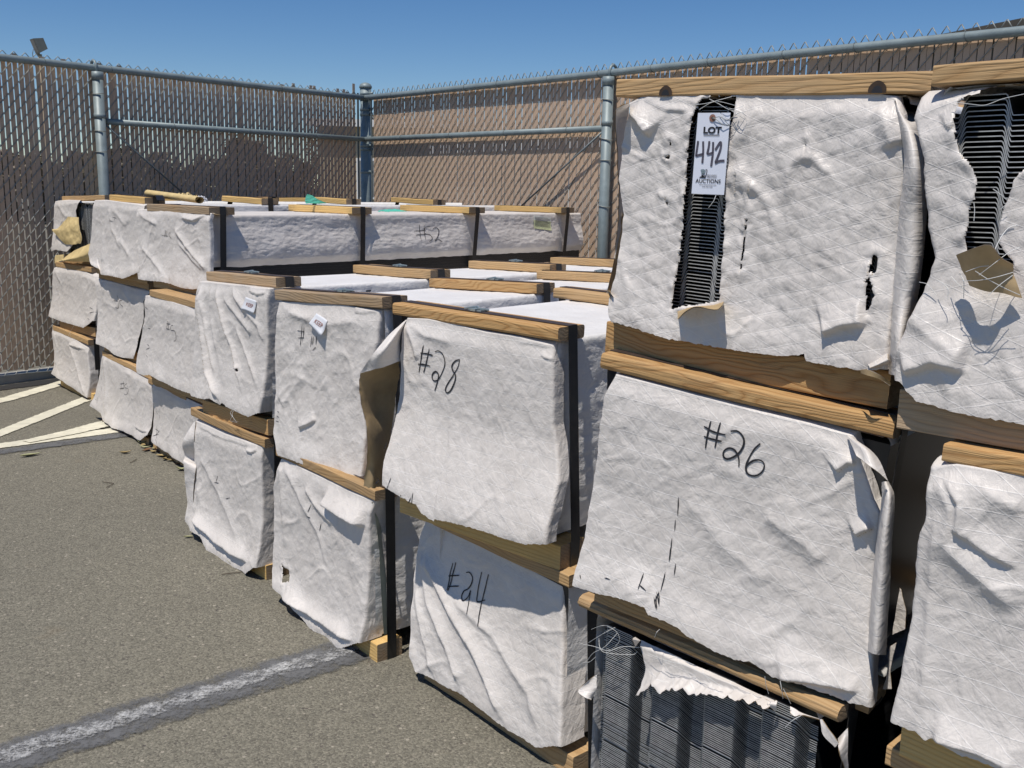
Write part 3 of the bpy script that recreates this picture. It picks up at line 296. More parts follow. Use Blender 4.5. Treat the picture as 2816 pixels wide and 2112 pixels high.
  'scrapW': [[[-1.3753, 4.2847, 1.0726], [-1.3509, 4.2924, 1.0756], [-1.3373, 4.2967, 1.0657]], [[-1.362, 4.2889, 1.0596], [-1.3448, 4.2944, 1.0531], [-1.3308, 4.2987, 1.0518]]],
  'black': [[-1.8685, 4.6377, 1.0853], [-1.7395, 4.4737, 1.0703], [-1.6205, 4.3051, 1.0658], [-1.5287, 4.2324, 1.0717], [-1.5016, 4.189, 1.0743], [-1.4791, 4.1439, 1.055]],
  'teal': [[[-0.9407, 4.4517, 1.0512], [-0.9305, 4.4538, 1.0502], [-0.9158, 4.4569, 1.0505], [-0.8826, 4.4636, 1.051], [-0.8548, 4.469, 1.0523]], [[-0.9419, 4.4515, 1.0681], [-0.9191, 4.4562, 1.0666], [-0.9008, 4.4599, 1.0651], [-0.8787, 4.4643, 1.0609], [-0.8522, 4.4695, 1.0531]], [[-0.9333, 4.4533, 1.0927], [-0.9151, 4.457, 1.0866], [-0.8969, 4.4607, 1.0764], [-0.8713, 4.4658, 1.0626], [-0.85, 4.4699, 1.0535]]],
  'teal2': [[[-0.5937, 4.2588, 1.0267], [-0.5556, 4.264, 1.0259], [-0.4649, 4.2748, 1.0275]], [[-0.5633, 4.3235, 1.0344], [-0.528, 4.3279, 1.035], [-0.4893, 4.3023, 1.0314]]],
  },
 }

# ------------------------------------------------------------------ noise helpers
_P = rng.permutation(4096)
_G = rng.normal(size=(4096, 2))
_G /= np.linalg.norm(_G, axis=1, keepdims=True)


def pn(x, y, seed=0):
    x = np.asarray(x, float); y = np.asarray(y, float)
    xi = np.floor(x).astype(int); yi = np.floor(y).astype(int)
    xf = x - xi; yf = y - yi
    u = xf * xf * xf * (xf * (xf * 6 - 15) + 10); v = yf * yf * yf * (yf * (yf * 6 - 15) + 10)

    def g(ix, iy, dx, dy):
        h = _P[(_P[(ix + seed * 131) & 4095] + iy) & 4095]
        q = _G[h]
        return q[..., 0] * dx + q[..., 1] * dy
    a = g(xi, yi, xf, yf); b = g(xi + 1, yi, xf - 1, yf)
    c = g(xi, yi + 1, xf, yf - 1); d = g(xi + 1, yi + 1, xf - 1, yf - 1)
    return (a + (b - a) * u) * (1 - v) + (c + (d - c) * u) * v


def fbm(x, y, seed=0, octv=3, gain=.5):
    t = 0; am = 1
    for i in range(octv):
        t = t + am * pn(x * 2 ** i, y * 2 ** i, seed + i * 17)
        am *= gain
    return t


def sstep(a, b, x):
    t = np.clip((x - a) / (b - a), 0, 1)
    return t * t * (3 - 2 * t)


# ------------------------------------------------------------------ materials
def nmat(name):
    m = bpy.data.materials.new(name)
    m.use_nodes = True
    nt = m.node_tree
    nt.nodes.clear()
    out = nt.nodes.new('ShaderNodeOutputMaterial')
    b = nt.nodes.new('ShaderNodeBsdfPrincipled')
    nt.links.new(b.outputs[0], out.inputs[0])
    return m, nt, b


class NT:
    def __init__(s, nt): s.nt = nt
    def n(s, t, **k):
        o = s.nt.nodes.new(t)
        for a, v in k.items(): setattr(o, a, v)
        return o
    def l(s, a, b): s.nt.links.new(a, b)
    def math(s, op, a, b=None, c=None):
        o = s.n('ShaderNodeMath', operation=op)
        for i, v in enumerate((a, b, c)):
            if v is None: continue
            if isinstance(v, (int, float)): o.inputs[i].default_value = v
            else: s.l(v, o.inputs[i])
        return o.outputs[0]
    def noise(s, vec, scale, detail=3, rough=.55, dist=0.0):
        o = s.n('ShaderNodeTexNoise')
        o.inputs['Scale'].default_value = scale; o.inputs['Detail'].default_value = detail
        o.inputs['Roughness'].default_value = rough; o.inputs['Distortion'].default_value = dist
        if vec is not None: s.l(vec, o.inputs['Vector'])
        return o.outputs['Fac']
    def ramp(s, fac, stops, mode='LINEAR'):
        o = s.n('ShaderNodeValToRGB')
        r = o.color_ramp; r.interpolation = mode
        while len(r.elements) < len(stops): r.elements.new(.5)
        for e, (p, c) in zip(r.elements, stops):
            e.position = p; e.color = (*c, 1) if len(c) == 3 else c
        s.l(fac, o.inputs[0])
        return o.outputs[0]
    def mix(s, fac, a, b, blend='MIX'):
        o = s.n('ShaderNodeMix', data_type='RGBA', blend_type=blend)
        for i, v in ((0, fac), (6, a), (7, b)):
            if isinstance(v, (int, float)): o.inputs[i].default_value = v
            elif isinstance(v, tuple): o.inputs[i].default_value = (*v, 1)
            else: s.l(v, o.inputs[i])
        return o.outputs[2]
    def mapping(s, vec, scale=(1, 1, 1), rot=(0, 0, 0), loc=(0, 0, 0)):
        o = s.n('ShaderNodeMapping')
        o.inputs['Scale'].default_value = scale; o.inputs['Rotation'].default_value = rot
        o.inputs['Location'].default_value = loc
        s.l(vec, o.inputs['Vector'])
        return o.outputs[0]
    def bump(s, h, strength, dist, normal=None):
        o = s.n('ShaderNodeBump')
        o.inputs['Strength'].default_value = strength; o.inputs['Distance'].default_value = dist
        s.l(h, o.inputs['Height'])
        if normal is not None: s.l(normal, o.inputs['Normal'])
        return o.outputs[0]


def plain(name, col, rough=.5, metal=0.0, spec=.5, var=.0, scale=20, bump=0.0):
    m, nt, b = nmat(name)
    b.inputs['Roughness'].default_value = rough
    b.inputs['Metallic'].default_value = metal
    b.inputs['Specular IOR Level'].default_value = spec
    k = NT(nt)
    if var or bump:
        tc = k.n('ShaderNodeTexCoord')
        f = k.noise(tc.outputs['Object'], scale, 4, .6)
        c = k.ramp(f, [(.3, tuple(x * (1 - var) for x in col)), (.7, tuple(min(1, x * (1 + var)) for x in col))])
        k.l(c, b.inputs['Base Color'])
        if bump: k.l(k.bump(f, .6, bump), b.inputs['Normal'])
    else:
        b.inputs['Base Color'].default_value = (*col, 1)
    return m


def wrap_mat(name, fam, thread, puck, base=(.622, .576, .532), hi=(.728, .680, .634), rough=.48):
    """white woven wrapping paper; fam = list of (angle deg, spacing m) of its reinforcing threads"""
    m, nt, b = nmat(name)
    k = NT(nt)
    uv = k.n('ShaderNodeUVMap'); uv.uv_map = 'UVMap'
    sep = k.n('ShaderNodeSeparateXYZ'); k.l(uv.outputs[0], sep.inputs[0])
    oi = k.n('ShaderNodeObjectInfo')
    wob = k.math('MULTIPLY', k.math('SUBTRACT', k.noise(uv.outputs[0], 14, 2), .5), .006)
    tot = None
    for a, p in fam:
        sa, ca = math.sin(math.radians(a)), math.cos(math.radians(a))
        t = k.math('ADD', k.math('MULTIPLY', sep.outputs[0], sa), k.math('MULTIPLY', sep.outputs[1], ca))
        t = k.math('DIVIDE', k.math('ADD', t, wob), p)
        d = k.math('MULTIPLY', k.math('ABSOLUTE', k.math('SUBTRACT', k.math('FRACT', t), .5)), p)
        g = k.math('SUBTRACT', 1.0, k.math('MINIMUM', k.math('DIVIDE', d, .0010), 1.0))
        tot = g if tot is None else k.math('MAXIMUM', tot, g)
    dash = k.noise(uv.outputs[0], 260, 1)
    f1 = k.noise(uv.outputs[0], 9, 4, .6)
    f2 = k.noise(k.mapping(uv.outputs[0], (190, 24, 1)), 1.0, 3, .6)
    f3 = k.noise(uv.outputs[0], 240, 2, .6)
    c = k.ramp(f1, [(.3, base), (.68, hi)])
    c = k.mix(k.math('MULTIPLY', k.math('GREATER_THAN', f2, .62), .10), c, (.62, .60, .60))
    stain = k.noise(k.mapping(uv.outputs[0], (3, 1.5, 1)), 2.2, 4, .65)
    c = k.mix(k.math('MULTIPLY', k.math('GREATER_THAN', stain, .64), .0), c, (.55, .48, .38))
    dark_mottle = k.ramp(k.noise(k.mapping(uv.outputs[0], (1, .6, 1), loc=(3, 5, 0)), 5.5, 5, .7), [(.56, (0, 0, 0)), (.8, (1, 1, 1))])
    c = k.mix(k.math('MULTIPLY', dark_mottle, .34), c, (.50, .455, .40))
    if tot is not None:
        th = k.math('MULTIPLY', tot, k.math('ADD', .35, k.math('MULTIPLY', dash, .9)))
        c = k.mix(k.math('MULTIPLY', th, thread), c, (.80, .79, .78))
        h = k.math('ADD', k.math('MULTIPLY', th, .35), k.math('ADD', k.math('MULTIPLY', f2, .22), k.math('MULTIPLY', f3, .10)))
    else:
        h = k.math('ADD', k.math('MULTIPLY', f2, .35), k.math('MULTIPLY', f3, .12))
    k.l(c, b.inputs['Base Color'])
    h2 = k.math('ADD', k.noise(k.mapping(uv.outputs[0], (60, 42, 1), rot=(0, 0, .6)), 1.0, 4, .62, .4), k.math('MULTIPLY', k.math('ABSOLUTE', k.math('SUBTRACT', k.noise(uv.outputs[0], 24, 3, .6, .6), .5)), 1.2))
    nb = k.bump(h2, .50, .0050)
    k.l(k.bump(h, .45, .0016, nb), b.inputs['Normal'])
    b.inputs['Roughness'].default_value = rough
    b.inputs['Specular IOR Level'].default_value = .45
    return m


def wood_mat(name, light, dark, weather, seedloc, ring=1.0):
    m, nt, b = nmat(name)
    k = NT(nt)
    tc = k.n('ShaderNodeTexCoord'); oi = k.n('ShaderNodeObjectInfo')
    off = k.n('ShaderNodeVectorMath', operation='ADD')
    k.l(tc.outputs['Object'], off.inputs[0])
    cx = k.n('ShaderNodeCombineXYZ')
    k.l(k.math('MULTIPLY', oi.outputs['Random'], 7.3), cx.inputs[0])
    k.l(k.math('MULTIPLY', oi.outputs['Random'], 3.1), cx.inputs[1])
    k.l(k.math('MULTIPLY', oi.outputs['Random'], 1.7), cx.inputs[2])
    k.l(cx.outputs[0], off.inputs[1])
    v = off.outputs[0]
    # growth rings: distance from a long axis far outside the board, warped along the grain
    warp = k.noise(k.mapping(v, (2.2, 9, 9)), 1.0, 3, .55)
    sv = k.n('ShaderNodeSeparateXYZ'); k.l(v, sv.inputs[0])
    r = k.math('ADD', k.math('MULTIPLY', sv.outputs[1], 60), k.math('MULTIPLY', sv.outputs[2], 130))
    r = k.math('ADD', r, k.math('MULTIPLY', warp, 13 * ring))
    band = k.math('FRACT', r)
    band = k.math('POWER', k.math('ABSOLUTE', k.math('SUBTRACT', k.math('MULTIPLY', band, 2), 1)), 2.2)
    band = k.math('MULTIPLY', band, .75)
    fine = k.noise(k.mapping(v, (7, 420, 420)), 1.0, 3, .7)
    c = k.mix(band, light, dark)
    c = k.mix(k.math('MULTIPLY', fine, .34), c, tuple(x * .7 for x in dark))
    wz = k.ramp(k.noise(k.mapping(v, (5, 14, 14)), 1.0, 4, .65), [(.38, (0, 0, 0)), (.72, (1, 1, 1))])
    c = k.mix(k.math('MULTIPLY', wz, weather), c, (.40, .345, .275))
    tint = k.n('ShaderNodeHueSaturation')
    k.l(k.math('ADD', .82, k.math('MULTIPLY', oi.outputs['Random'], .32)), tint.inputs['Value'])
    k.l(c, tint.inputs['Color'])
    sp = k.ramp(k.noise(k.mapping(v, (11, 30, 30), loc=(4, 2, 9)), 1.0, 2, .5), [(.74, (0, 0, 0)), (.79, (1, 1, 1))])
    c = k.mix(k.math('MULTIPLY', sp, .75), tint.outputs[0], (.07, .045, .03))
    spl = k.ramp(k.noise(k.mapping(v, (2.4, 210, 210), loc=(1, 7, 3)), 1.0, 2, .5), [(.735, (0, 0, 0)), (.77, (1, 1, 1))])
    c = k.mix(k.math('MULTIPLY', spl, .7), c, (.09, .055, .03))
    dst = k.ramp(k.noise(k.mapping(v, (6, 9, 9), loc=(8, 1, 2)), 1.0, 5, .7), [(.52, (0, 0, 0)), (.80, (1, 1, 1))])
    c = k.mix(k.math('MULTIPLY', dst, .42), c, (.20, .155, .11))
    k.l(c, b.inputs['Base Color'])
    hb = k.math('ADD', k.math('MULTIPLY', band, -.5), k.math('MULTIPLY', fine, 1.0))
    k.l(k.bump(hb, .8, .0016), b.inputs['Normal'])
    b.inputs['Roughness'].default_value = .72
    b.inputs['Specular IOR Level'].default_value = .3
    return m


SCRIM = [(0, .026), (32, .027)]
QUILT = [(22, .0235), (-17, .0235)]
M = {}
M['wrap_scrim'] = wrap_mat('wrap_scrim', SCRIM, .45, 1)
M['wrap_quilt'] = wrap_mat('wrap_quilt', QUILT, .34, 1, base=(.612, .566, .524), hi=(.718, .670, .626), rough=.42)
M['wrap_plain'] = wrap_mat('wrap_plain', [(0, .05), (30, .05)], .12, 0)
M['wrap_roll'] = wrap_mat('wrap_roll', [(4, .021)], .5, 0, rough=.52)
M['wrap_top'] = wrap_mat('wrap_top', [], 0, 0, base=(.72, .70, .68), hi=(.80, .785, .765))
M['kraft'] = plain('kraft', (.42, .305, .165), .75, var=.22, scale=16, bump=.002)
M['kraft_yellow'] = plain('kraft_yellow', (.60, .46, .22), .7, var=.16, scale=18, bump=.002)
M['green_strip'] = plain('green_strip', (.42, .46, .38), .5, var=.1)
M['wood_weathered'] = wood_mat('wood_weathered', (.50, .35, .205), (.35, .22, .108), .45, 0)
M['wood_tan'] = wood_mat('wood_tan', (.565, .37, .178), (.41, .232, .092), .16, 1)
M['wood_orange'] = wood_mat('wood_orange', (.62, .385, .165), (.39, .185, .055), .08, 2, 1.7)
M['wood_yellow'] = wood_mat('wood_yellow', (.74, .50, .20), (.62, .37, .12), .03, 3, .6)
M['wood_end'] = wood_mat('wood_end', (.30, .21, .125), (.19, .125, .07), .4, 4)
M['knot'] = plain('knot', (.05, .03, .018), .8, var=.3, scale=90)
M['strap'] = plain('strap', (.016, .016, .017), .42, spec=.5, var=.3, scale=30)
M['strap_sheen'] = plain('strap_sheen', (.055, .038, .030), .5, var=.3, scale=40)  # sun sheen on the strap's upper run, painted in as a lighter brown
M['clip'] = plain('clip', (.30, .36, .38), .4, metal=.5, var=.2, scale=60)
M['sheet'] = plain('sheet', (.020, .0205, .022), .38, metal=.0, spec=.5)
M['sheet_edge'] = plain('sheet_edge', (.44, .45, .45), .5, metal=.1, var=.25, scale=90)
M['ink'] = plain('ink', (.018, .018, .022), .6)
M['ink_grey'] = plain('ink_grey', (.085, .078, .105), .6, var=.25, scale=120)
M['tag_white'] = plain('tag_white', (.74, .77, .86), .55, var=.02, scale=10)
M['note_white'] = plain('note_white', (.70, .71, .74), .6)
M['keep_red'] = plain('keep_red', (.30, .085, .045), .6)
M['label_green'] = plain('label_green', (.66, .70, .40), .5, var=.06)
M['label_white'] = plain('label_white', (.74, .75, .68), .5)
M['eyelet'] = plain('eyelet', (.28, .14, .10), .6)
M['thread'] = plain('thread', (.72, .72, .70), .5)
M['galv'] = plain('galv', (.215, .262, .27), .5, metal=.1, var=.16, scale=14)
M['galv_dark'] = plain('galv_dark', (.16, .185, .19), .5, metal=.35, var=.15, scale=20)
M['wire'] = plain('wire', (.30, .305, .28), .45, metal=.1, var=.2, scale=30)
M['slat'] = plain('slat', (.53, .385, .275), .7, spec=.2, var=.07, scale=6)
M['teal'] = plain('teal', (.10, .50, .36), .45, var=.08)
M['concrete'] = plain('concrete', (.38, .36, .32), .85, var=.12, scale=9)
M['lamp_body'] = plain('lamp_body', (.20, .20, .17), .5, var=.1)
M['lamp_glass'] = plain('lamp_glass', (.22, .22, .21), .2, var=.2)
M['stucco'] = plain('stucco', (.52, .42, .27), .85, var=.05, scale=3)
M['stucco_pale'] = plain('stucco_pale', (.62, .60, .55), .85, var=.05, scale=3)
M['trim_white'] = plain('trim_white', (.78, .77, .74), .6)
M['roof_dark'] = plain('roof_dark', (.085, .075, .06), .7, var=.2, scale=3)
M['bark'] = plain('bark', (.10, .075, .05), .9, var=.2)
M['leaf_green'] = plain('leaf_green', (.17, .132, .08), .6, var=.35, scale=2.0)
M['leaf_dark'] = plain('leaf_dark', (.14, .112, .066), .6, var=.35, scale=2.0)
M['leaf_dry'] = plain('leaf_dry', (.36, .27, .12), .7, var=.3, scale=30)
M['leaf_pale'] = plain('leaf_pale', (.36, .36, .20), .7, var=.25, scale=30)
M['leaf_brown'] = plain('leaf_brown', (.20, .105, .05), .7, var=.3, scale=30)
M['twig'] = plain('twig', (.09, .07, .05), .8)


def asphalt_mat():
    m, nt, b = nmat('asphalt'); k = NT(nt)
    tc = k.n('ShaderNodeTexCoord'); v = tc.outputs['Object']
    big = k.noise(v, 1.3, 4, .6)
    mid = k.noise(v, 17, 4, .65)
    c = k.ramp(big, [(.3, (.166, .154, .121)), (.7, (.200, .186, .145))])
    c = k.mix(.55, c, k.ramp(mid, [(.3, (.142, .132, .104)), (.7, (.222, .207, .162))]))
    vo = k.n('ShaderNodeTexVoronoi'); vo.inputs['Scale'].default_value = 240; k.l(v, vo.inputs['Vector'])
    sepc = k.n('ShaderNodeSeparateColor'); k.l(vo.outputs['Color'], sepc.inputs[0])
    # aggregate: each small stone has its own tone
    stone = k.ramp(sepc.outputs[0], [(0, (.065, .058, .050)), (.2, (.133, .124, .098)), (.6, (.189, .176, .137)), (.9, (.275, .255, .20)), (1, (.31, .28, .225))])
    c = k.mix(.62, c, stone)
    vo2 = k.n('ShaderNodeTexVoronoi'); vo2.inputs['Scale'].default_value = 95; k.l(v, vo2.inputs['Vector'])
    s2 = k.n('ShaderNodeSeparateColor'); k.l(vo2.outputs['Color'], s2.inputs[0])
    big_st = k.math('MULTIPLY', k.math('GREATER_THAN', s2.outputs[1], .90), k.math('LESS_THAN', vo2.outputs['Distance'], .36))
    c = k.mix(k.math('MULTIPLY', big_st, .75), c, k.ramp(s2.outputs[2], [(0, (.08, .07, .065)), (.45, (.20, .17, .13)), (1, (.42, .38, .31))]))
    rust = k.ramp(k.noise(v, 3.7, 3, .6), [(.68, (0, 0, 0)), (.8, (1, 1, 1))])
    c = k.mix(k.math('MULTIPLY', rust, .25), c, (.20, .135, .07))
    pat = k.ramp(k.noise(k.mapping(v, (.8, 1.6, 1), rot=(0, 0, .5)), .9, 5, .65), [(.40, (0, 0, 0)), (.75, (1, 1, 1))])
    c = k.mix(k.math('MULTIPLY', pat, .20), c, (.085, .078, .066))
    oil = k.ramp(k.noise(v, 2.1, 2, .5), [(.70, (0, 0, 0)), (.80, (1, 1, 1))])
    c = k.mix(k.math('MULTIPLY', oil, .18), c, (.055, .052, .048))
    vc = k.n('ShaderNodeTexVoronoi', feature='DISTANCE_TO_EDGE'); vc.inputs['Scale'].default_value = .85
    wv = k.n('ShaderNodeVectorMath', operation='ADD'); k.l(v, wv.inputs[0])
    nz = k.n('ShaderNodeTexNoise'); nz.inputs['Scale'].default_value = 5; nz.inputs['Detail'].default_value = 4; k.l(v, nz.inputs['Vector'])
    sc_ = k.n('ShaderNodeVectorMath', operation='SCALE'); sc_.inputs['Scale'].default_value = .22; k.l(nz.outputs['Color'], sc_.inputs[0]); k.l(sc_.outputs[0], wv.inputs[1]); k.l(wv.outputs[0], vc.inputs['Vector'])
    crk = k.math('MULTIPLY', k.math('LESS_THAN', vc.outputs['Distance'], .0035), k.math('GREATER_THAN', k.noise(v, 1.7, 3, .6), .52))
    c = k.mix(k.math('MULTIPLY', crk, .0), c, (.035, .033, .030))
    k.l(c, b.inputs['Base Color'])
    hh = k.math('ADD', k.math('MULTIPLY', vo.outputs['Distance'], -1.0), k.math('MULTIPLY', k.noise(v, 420, 2), .7))
    k.l(k.bump(hh, .55, .003), b.inputs['Normal'])
    b.inputs['Roughness'].default_value = .85
    b.inputs['Specular IOR Level'].default_value = .3
    return m


def paint_mat(name, col, lo, hi, scale, stretch=(1, 1, 1), rough=.7, mid=None):
    """worn paint: transparent where a noise falls under a threshold"""
    m = bpy.data.materials.new(name); m.use_nodes = True
    nt = m.node_tree; k = NT(nt); nt.nodes.clear()
    out = k.n('ShaderNodeOutputMaterial'); b = k.n('ShaderNodeBsdfPrincipled'); t = k.n('ShaderNodeBsdfTransparent'); mx = k.n('ShaderNodeMixShader')
    tc = k.n('ShaderNodeTexCoord')
    uv = k.n('ShaderNodeUVMap'); uv.uv_map = 'UVMap'
    v = k.mapping(tc.outputs['Object'], stretch)
    f = k.math('ADD', k.math('MULTIPLY', k.noise(v, scale, 5, .7), .6), k.math('MULTIPLY', k.noise(v, scale * 6.5, 3, .7), .4))
    su = k.n('ShaderNodeSeparateXYZ'); k.l(uv.outputs[0], su.inputs[0])
    # v runs 0..1 across the stripe: paint thins out at its edges
    ed = k.math('MULTIPLY', k.math('ABSOLUTE', k.math('SUBTRACT', su.outputs[1], .5)), 2.0)
    f = k.math('SUBTRACT', f, k.math('MULTIPLY', k.math('POWER', ed, 4.0), .32))
    fac = k.ramp(f, [(lo, (0, 0, 0)), (hi, (1, 1, 1))])
    cc = k.ramp(k.noise(v, scale * 2.3, 4, .6), [(.3, tuple(x * .78 for x in col)), (.7, col)])
    k.l(cc, b.inputs['Base Color']); b.inputs['Roughness'].default_value = rough
    k.l(fac, mx.inputs[0]); k.l(t.outputs[0], mx.inputs[1]); k.l(b.outputs[0], mx.inputs[2]); k.l(mx.outputs[0], out.inputs[0])
    return m


M['asphalt'] = asphalt_mat()
M['paint_yellow'] = paint_mat('paint_yellow', (.74, .70, .555), .22, .34, 9)
M['paint_grey'] = paint_mat('paint_grey', (.140, .141, .143), .30, .52, 14)
M['dark_mottle'] = paint_mat('dark_mottle', (.030, .028, .025), .26, .42, 10)  # near-black patchy strip laid on the asphalt along the fence foot
M['paint_white'] = paint_mat('paint_white', (.58, .58, .57), .44, .64, 30)


# ------------------------------------------------------------------ object helpers
def link(name, me, parent=None, mats=(), smooth=False):
    for x in mats: me.materials.append(M[x] if isinstance(x, str) else x)
    if smooth: me.polygons.foreach_set('use_smooth', [True] * len(me.polygons))
    o = bpy.data.objects.new(name, me); COL.objects.link(o)
    if parent is not None: o.parent = parent
    return o


def mesh(name, verts, faces, parent=None, mats=(), smooth=False, midx=None, uv=None):
    me = bpy.data.meshes.new(name)
    me.from_pydata([tuple(map(float, v)) for v in verts], [], [tuple(int(i) for i in f) for f in faces])
    o = link(name, me, parent, mats, smooth)
    if midx is not None: me.polygons.foreach_set('material_index', np.asarray(midx, dtype=np.int32))
    if uv is not None:
        l = me.uv_layers.new(name='UVMap')
        vi = np.empty(len(me.loops), dtype=np.int32); me.loops.foreach_get('vertex_index', vi)
        l.data.foreach_set('uv', np.asarray(uv, dtype=np.float32)[vi].ravel())
    me.update()
    return o


def tag(o, label=None, cat=None, group=None, kind=None):
    if label: o['label'] = label
    if cat: o['category'] = cat
    if group: o['group'] = group
    if kind: o['kind'] = kind
    return o


def empty(name, mat=None, loc=None):
    o = bpy.data.objects.new(name, None); COL.objects.link(o)
    o.empty_display_size = .1
    if mat is not None: o.matrix_world = mat
    elif loc is not None: o.location = loc
    return o


class MB:
    def __init__(s): s.v = []; s.f = []; s.m = []
    def add(s, vs, fs, mi=0):
        o = len(s.v); s.v += [tuple(map(float, p)) for p in vs]; s.f += [tuple(o + i for i in f) for f in fs]; s.m += [mi] * len(fs)
    def box(s, a, b, mi=0):
        x0, y0, z0 = a; x1, y1, z1 = b
        s.add([(x0, y0, z0), (x1, y0, z0), (x1, y1, z0), (x0, y1, z0), (x0, y0, z1), (x1, y0, z1), (x1, y1, z1), (x0, y1, z1)],
              [(0, 3, 2, 1), (4, 5, 6, 7), (0, 1, 5, 4), (1, 2, 6, 5), (2, 3, 7, 6), (3, 0, 4, 7)], mi)
    def tube(s, pts, r, k=6, mi=0, cap=True):
        pts = [Vector(p) for p in pts]; n = len(pts); vs = []; prev = None
        for i, p in enumerate(pts):
            t = (pts[min(i + 1, n - 1)] - pts[max(i - 1, 0)])
            t = t.normalized() if t.length > 1e-9 else Vector((0, 0, 1))
            if prev is None:
                a = t.orthogonal().normalized()
            else:
                a = prev - t * prev.dot(t)
                a = a.normalized() if a.length > 1e-6 else t.orthogonal().normalized()
            prev = a; bb = t.cross(a)
            rr = r[i] if isinstance(r, (list, tuple)) else r
            for j in range(k):
                th = 2 * PI * j / k
                vs.append(p + (a * math.cos(th) + bb * math.sin(th)) * rr)
        fs = []
        for i in range(n - 1):
            for j in range(k):
                fs.append((i * k + j, i * k + (j + 1) % k, (i + 1) * k + (j + 1) % k, (i + 1) * k + j))
        if cap:
            fs.append(tuple(reversed(range(k)))); fs.append(tuple((n - 1) * k + j for j in range(k)))
        s.add(vs, fs, mi)
    def build(s, name, parent=None, mats=(), smooth=False):
        return mesh(name, s.v, s.f, parent, mats, smooth, s.m)


def resample(poly, n):
    p = np.asarray(poly, float)
    if len(p) == 1: return np.repeat(p, n, 0)
    d = np.r_[0, np.cumsum(np.linalg.norm(np.diff(p, axis=0), axis=1))]
    t = np.linspace(0, d[-1], n)
    return np.stack([np.interp(t, d, p[:, i]) for i in range(p.shape[1])], 1)


def seg_dist(x, y, poly):
    """distance to a polyline, signed (+ on its left), and position 0..1 along it"""
    p = np.asarray(poly, float)
    best = np.full(x.shape, 1e9); sg = np.zeros(x.shape); al = np.zeros(x.shape)
    L = np.r_[0, np.cumsum(np.linalg.norm(np.diff(p, axis=0), axis=1))]
    for i in range(len(p) - 1):
        a = p[i]; d = p[i + 1] - a; l2 = d @ d + 1e-12
        t = np.clip(((x - a[0]) * d[0] + (y - a[1]) * d[1]) / l2, 0, 1)
        dx = x - a[0] - t * d[0]; dy = y - a[1] - t * d[1]
        ds = np.hypot(dx, dy); k = ds < best
        best = np.where(k, ds, best); sg = np.where(k, np.sign(d[0] * (y - a[1]) - d[1] * (x - a[0])), sg)
        al = np.where(k, (L[i] + t * (L[i + 1] - L[i])) / L[-1], al)
    return best, sg, al


def in_poly(x, y, poly):
    p = np.asarray(poly, float); ins = np.zeros(x.shape, bool); j = len(p) - 1
    for i in range(len(p)):
        c = ((p[i, 1] > y) != (p[j, 1] > y)) & (x < (p[j, 0] - p[i, 0]) * (y - p[i, 1]) / (p[j, 1] - p[i, 1] + 1e-12) + p[i, 0])
        ins ^= c; j = i
    return ins


def cr(P, n):
    """Catmull-Rom through rows of P (axis 0) to n samples"""
    P = np.asarray(P, float); k = len(P)
    if k == 2: 
        t = np.linspace(0, 1, n).reshape((-1,) + (1,) * (P.ndim - 1)); return P[0] * (1 - t) + P[1] * t
    Q = np.concatenate([[2 * P[0] - P[1]], P, [2 * P[-1] - P[-2]]])
    tt = np.linspace(0, k - 1, n); out = []
    for t in tt:
        i = min(int(t), k - 2); f = t - i
        a, b, c, d = Q[i], Q[i + 1], Q[i + 2], Q[i + 3]
        out.append(.5 * (2 * b + (c - a) * f + (2 * a - 5 * b + 4 * c - d) * f * f + (3 * b - a - 3 * c + d) * f ** 3))
    return np.array(out)


def grid_faces(nr, nc, flip=False, off=0):
    i, j = np.meshgrid(np.arange(nr - 1), np.arange(nc - 1), indexing='ij')
    a = (i * nc + j).ravel() + off
    f = np.stack([a, a + 1, a + nc + 1, a + nc], 1)
    return f[:, ::-1] if flip else f


def board(name, parent, s0, s1, n0, n1, u0, u1, mat, r=.0025, warp=.0022, seed=0, taper=0.0):
    """one plank: rounded edges, slight bow, its own end grain"""
    c = Vector(((s0 + s1) / 2, (n0 + n1) / 2, (u0 + u1) / 2))
    hx, hy, hz = (s1 - s0) / 2, (n1 - n0) / 2, (u1 - u0) / 2
    cs = []
    for (cx, cy, a0) in ((hy - r, hz - r, 0), (-hy + r, hz - r, 90), (-hy + r, -hz + r, 180), (hy - r, -hz + r, 270)):
        for da in (0, 45, 90):
            th = math.radians(a0 + da); cs.append((cx + r * math.cos(th), cz_(cy, r, th)))
    ns = 9; k = len(cs); vs = []
    for i in range(ns):
        t = -1 + 2 * i / (ns - 1)
        wy = float(pn(t * 1.3 + seed * 3.7, seed * 1.9 + .3)) * warp * 2; wz = float(pn(t * 1.1 + seed * 5.1, seed * 2.3 + 7.7)) * warp * 1.4
        for (y, z) in cs: vs.append((t * hx + (float(pn(y * 60 + seed, z * 60)) * .0015 if abs(t) == 1 else 0), y + wy, z + wz))
    fs = []
    for i in range(ns - 1):
        for j in range(k): fs.append((i * k + j, (i + 1) * k + j, (i + 1) * k + (j + 1) % k, i * k + (j + 1) % k))
    mi = [0] * len(fs)
    fs.append(tuple(range(k))); fs.append(tuple(reversed([(ns - 1) * k + j for j in range(k)]))); mi += [1, 1]
    o = mesh(name, vs, fs, parent, (mat, 'wood_end'), False, mi)
    o.location = c
    return o


def cz_(cy, r, th): return cy + r * math.sin(th)


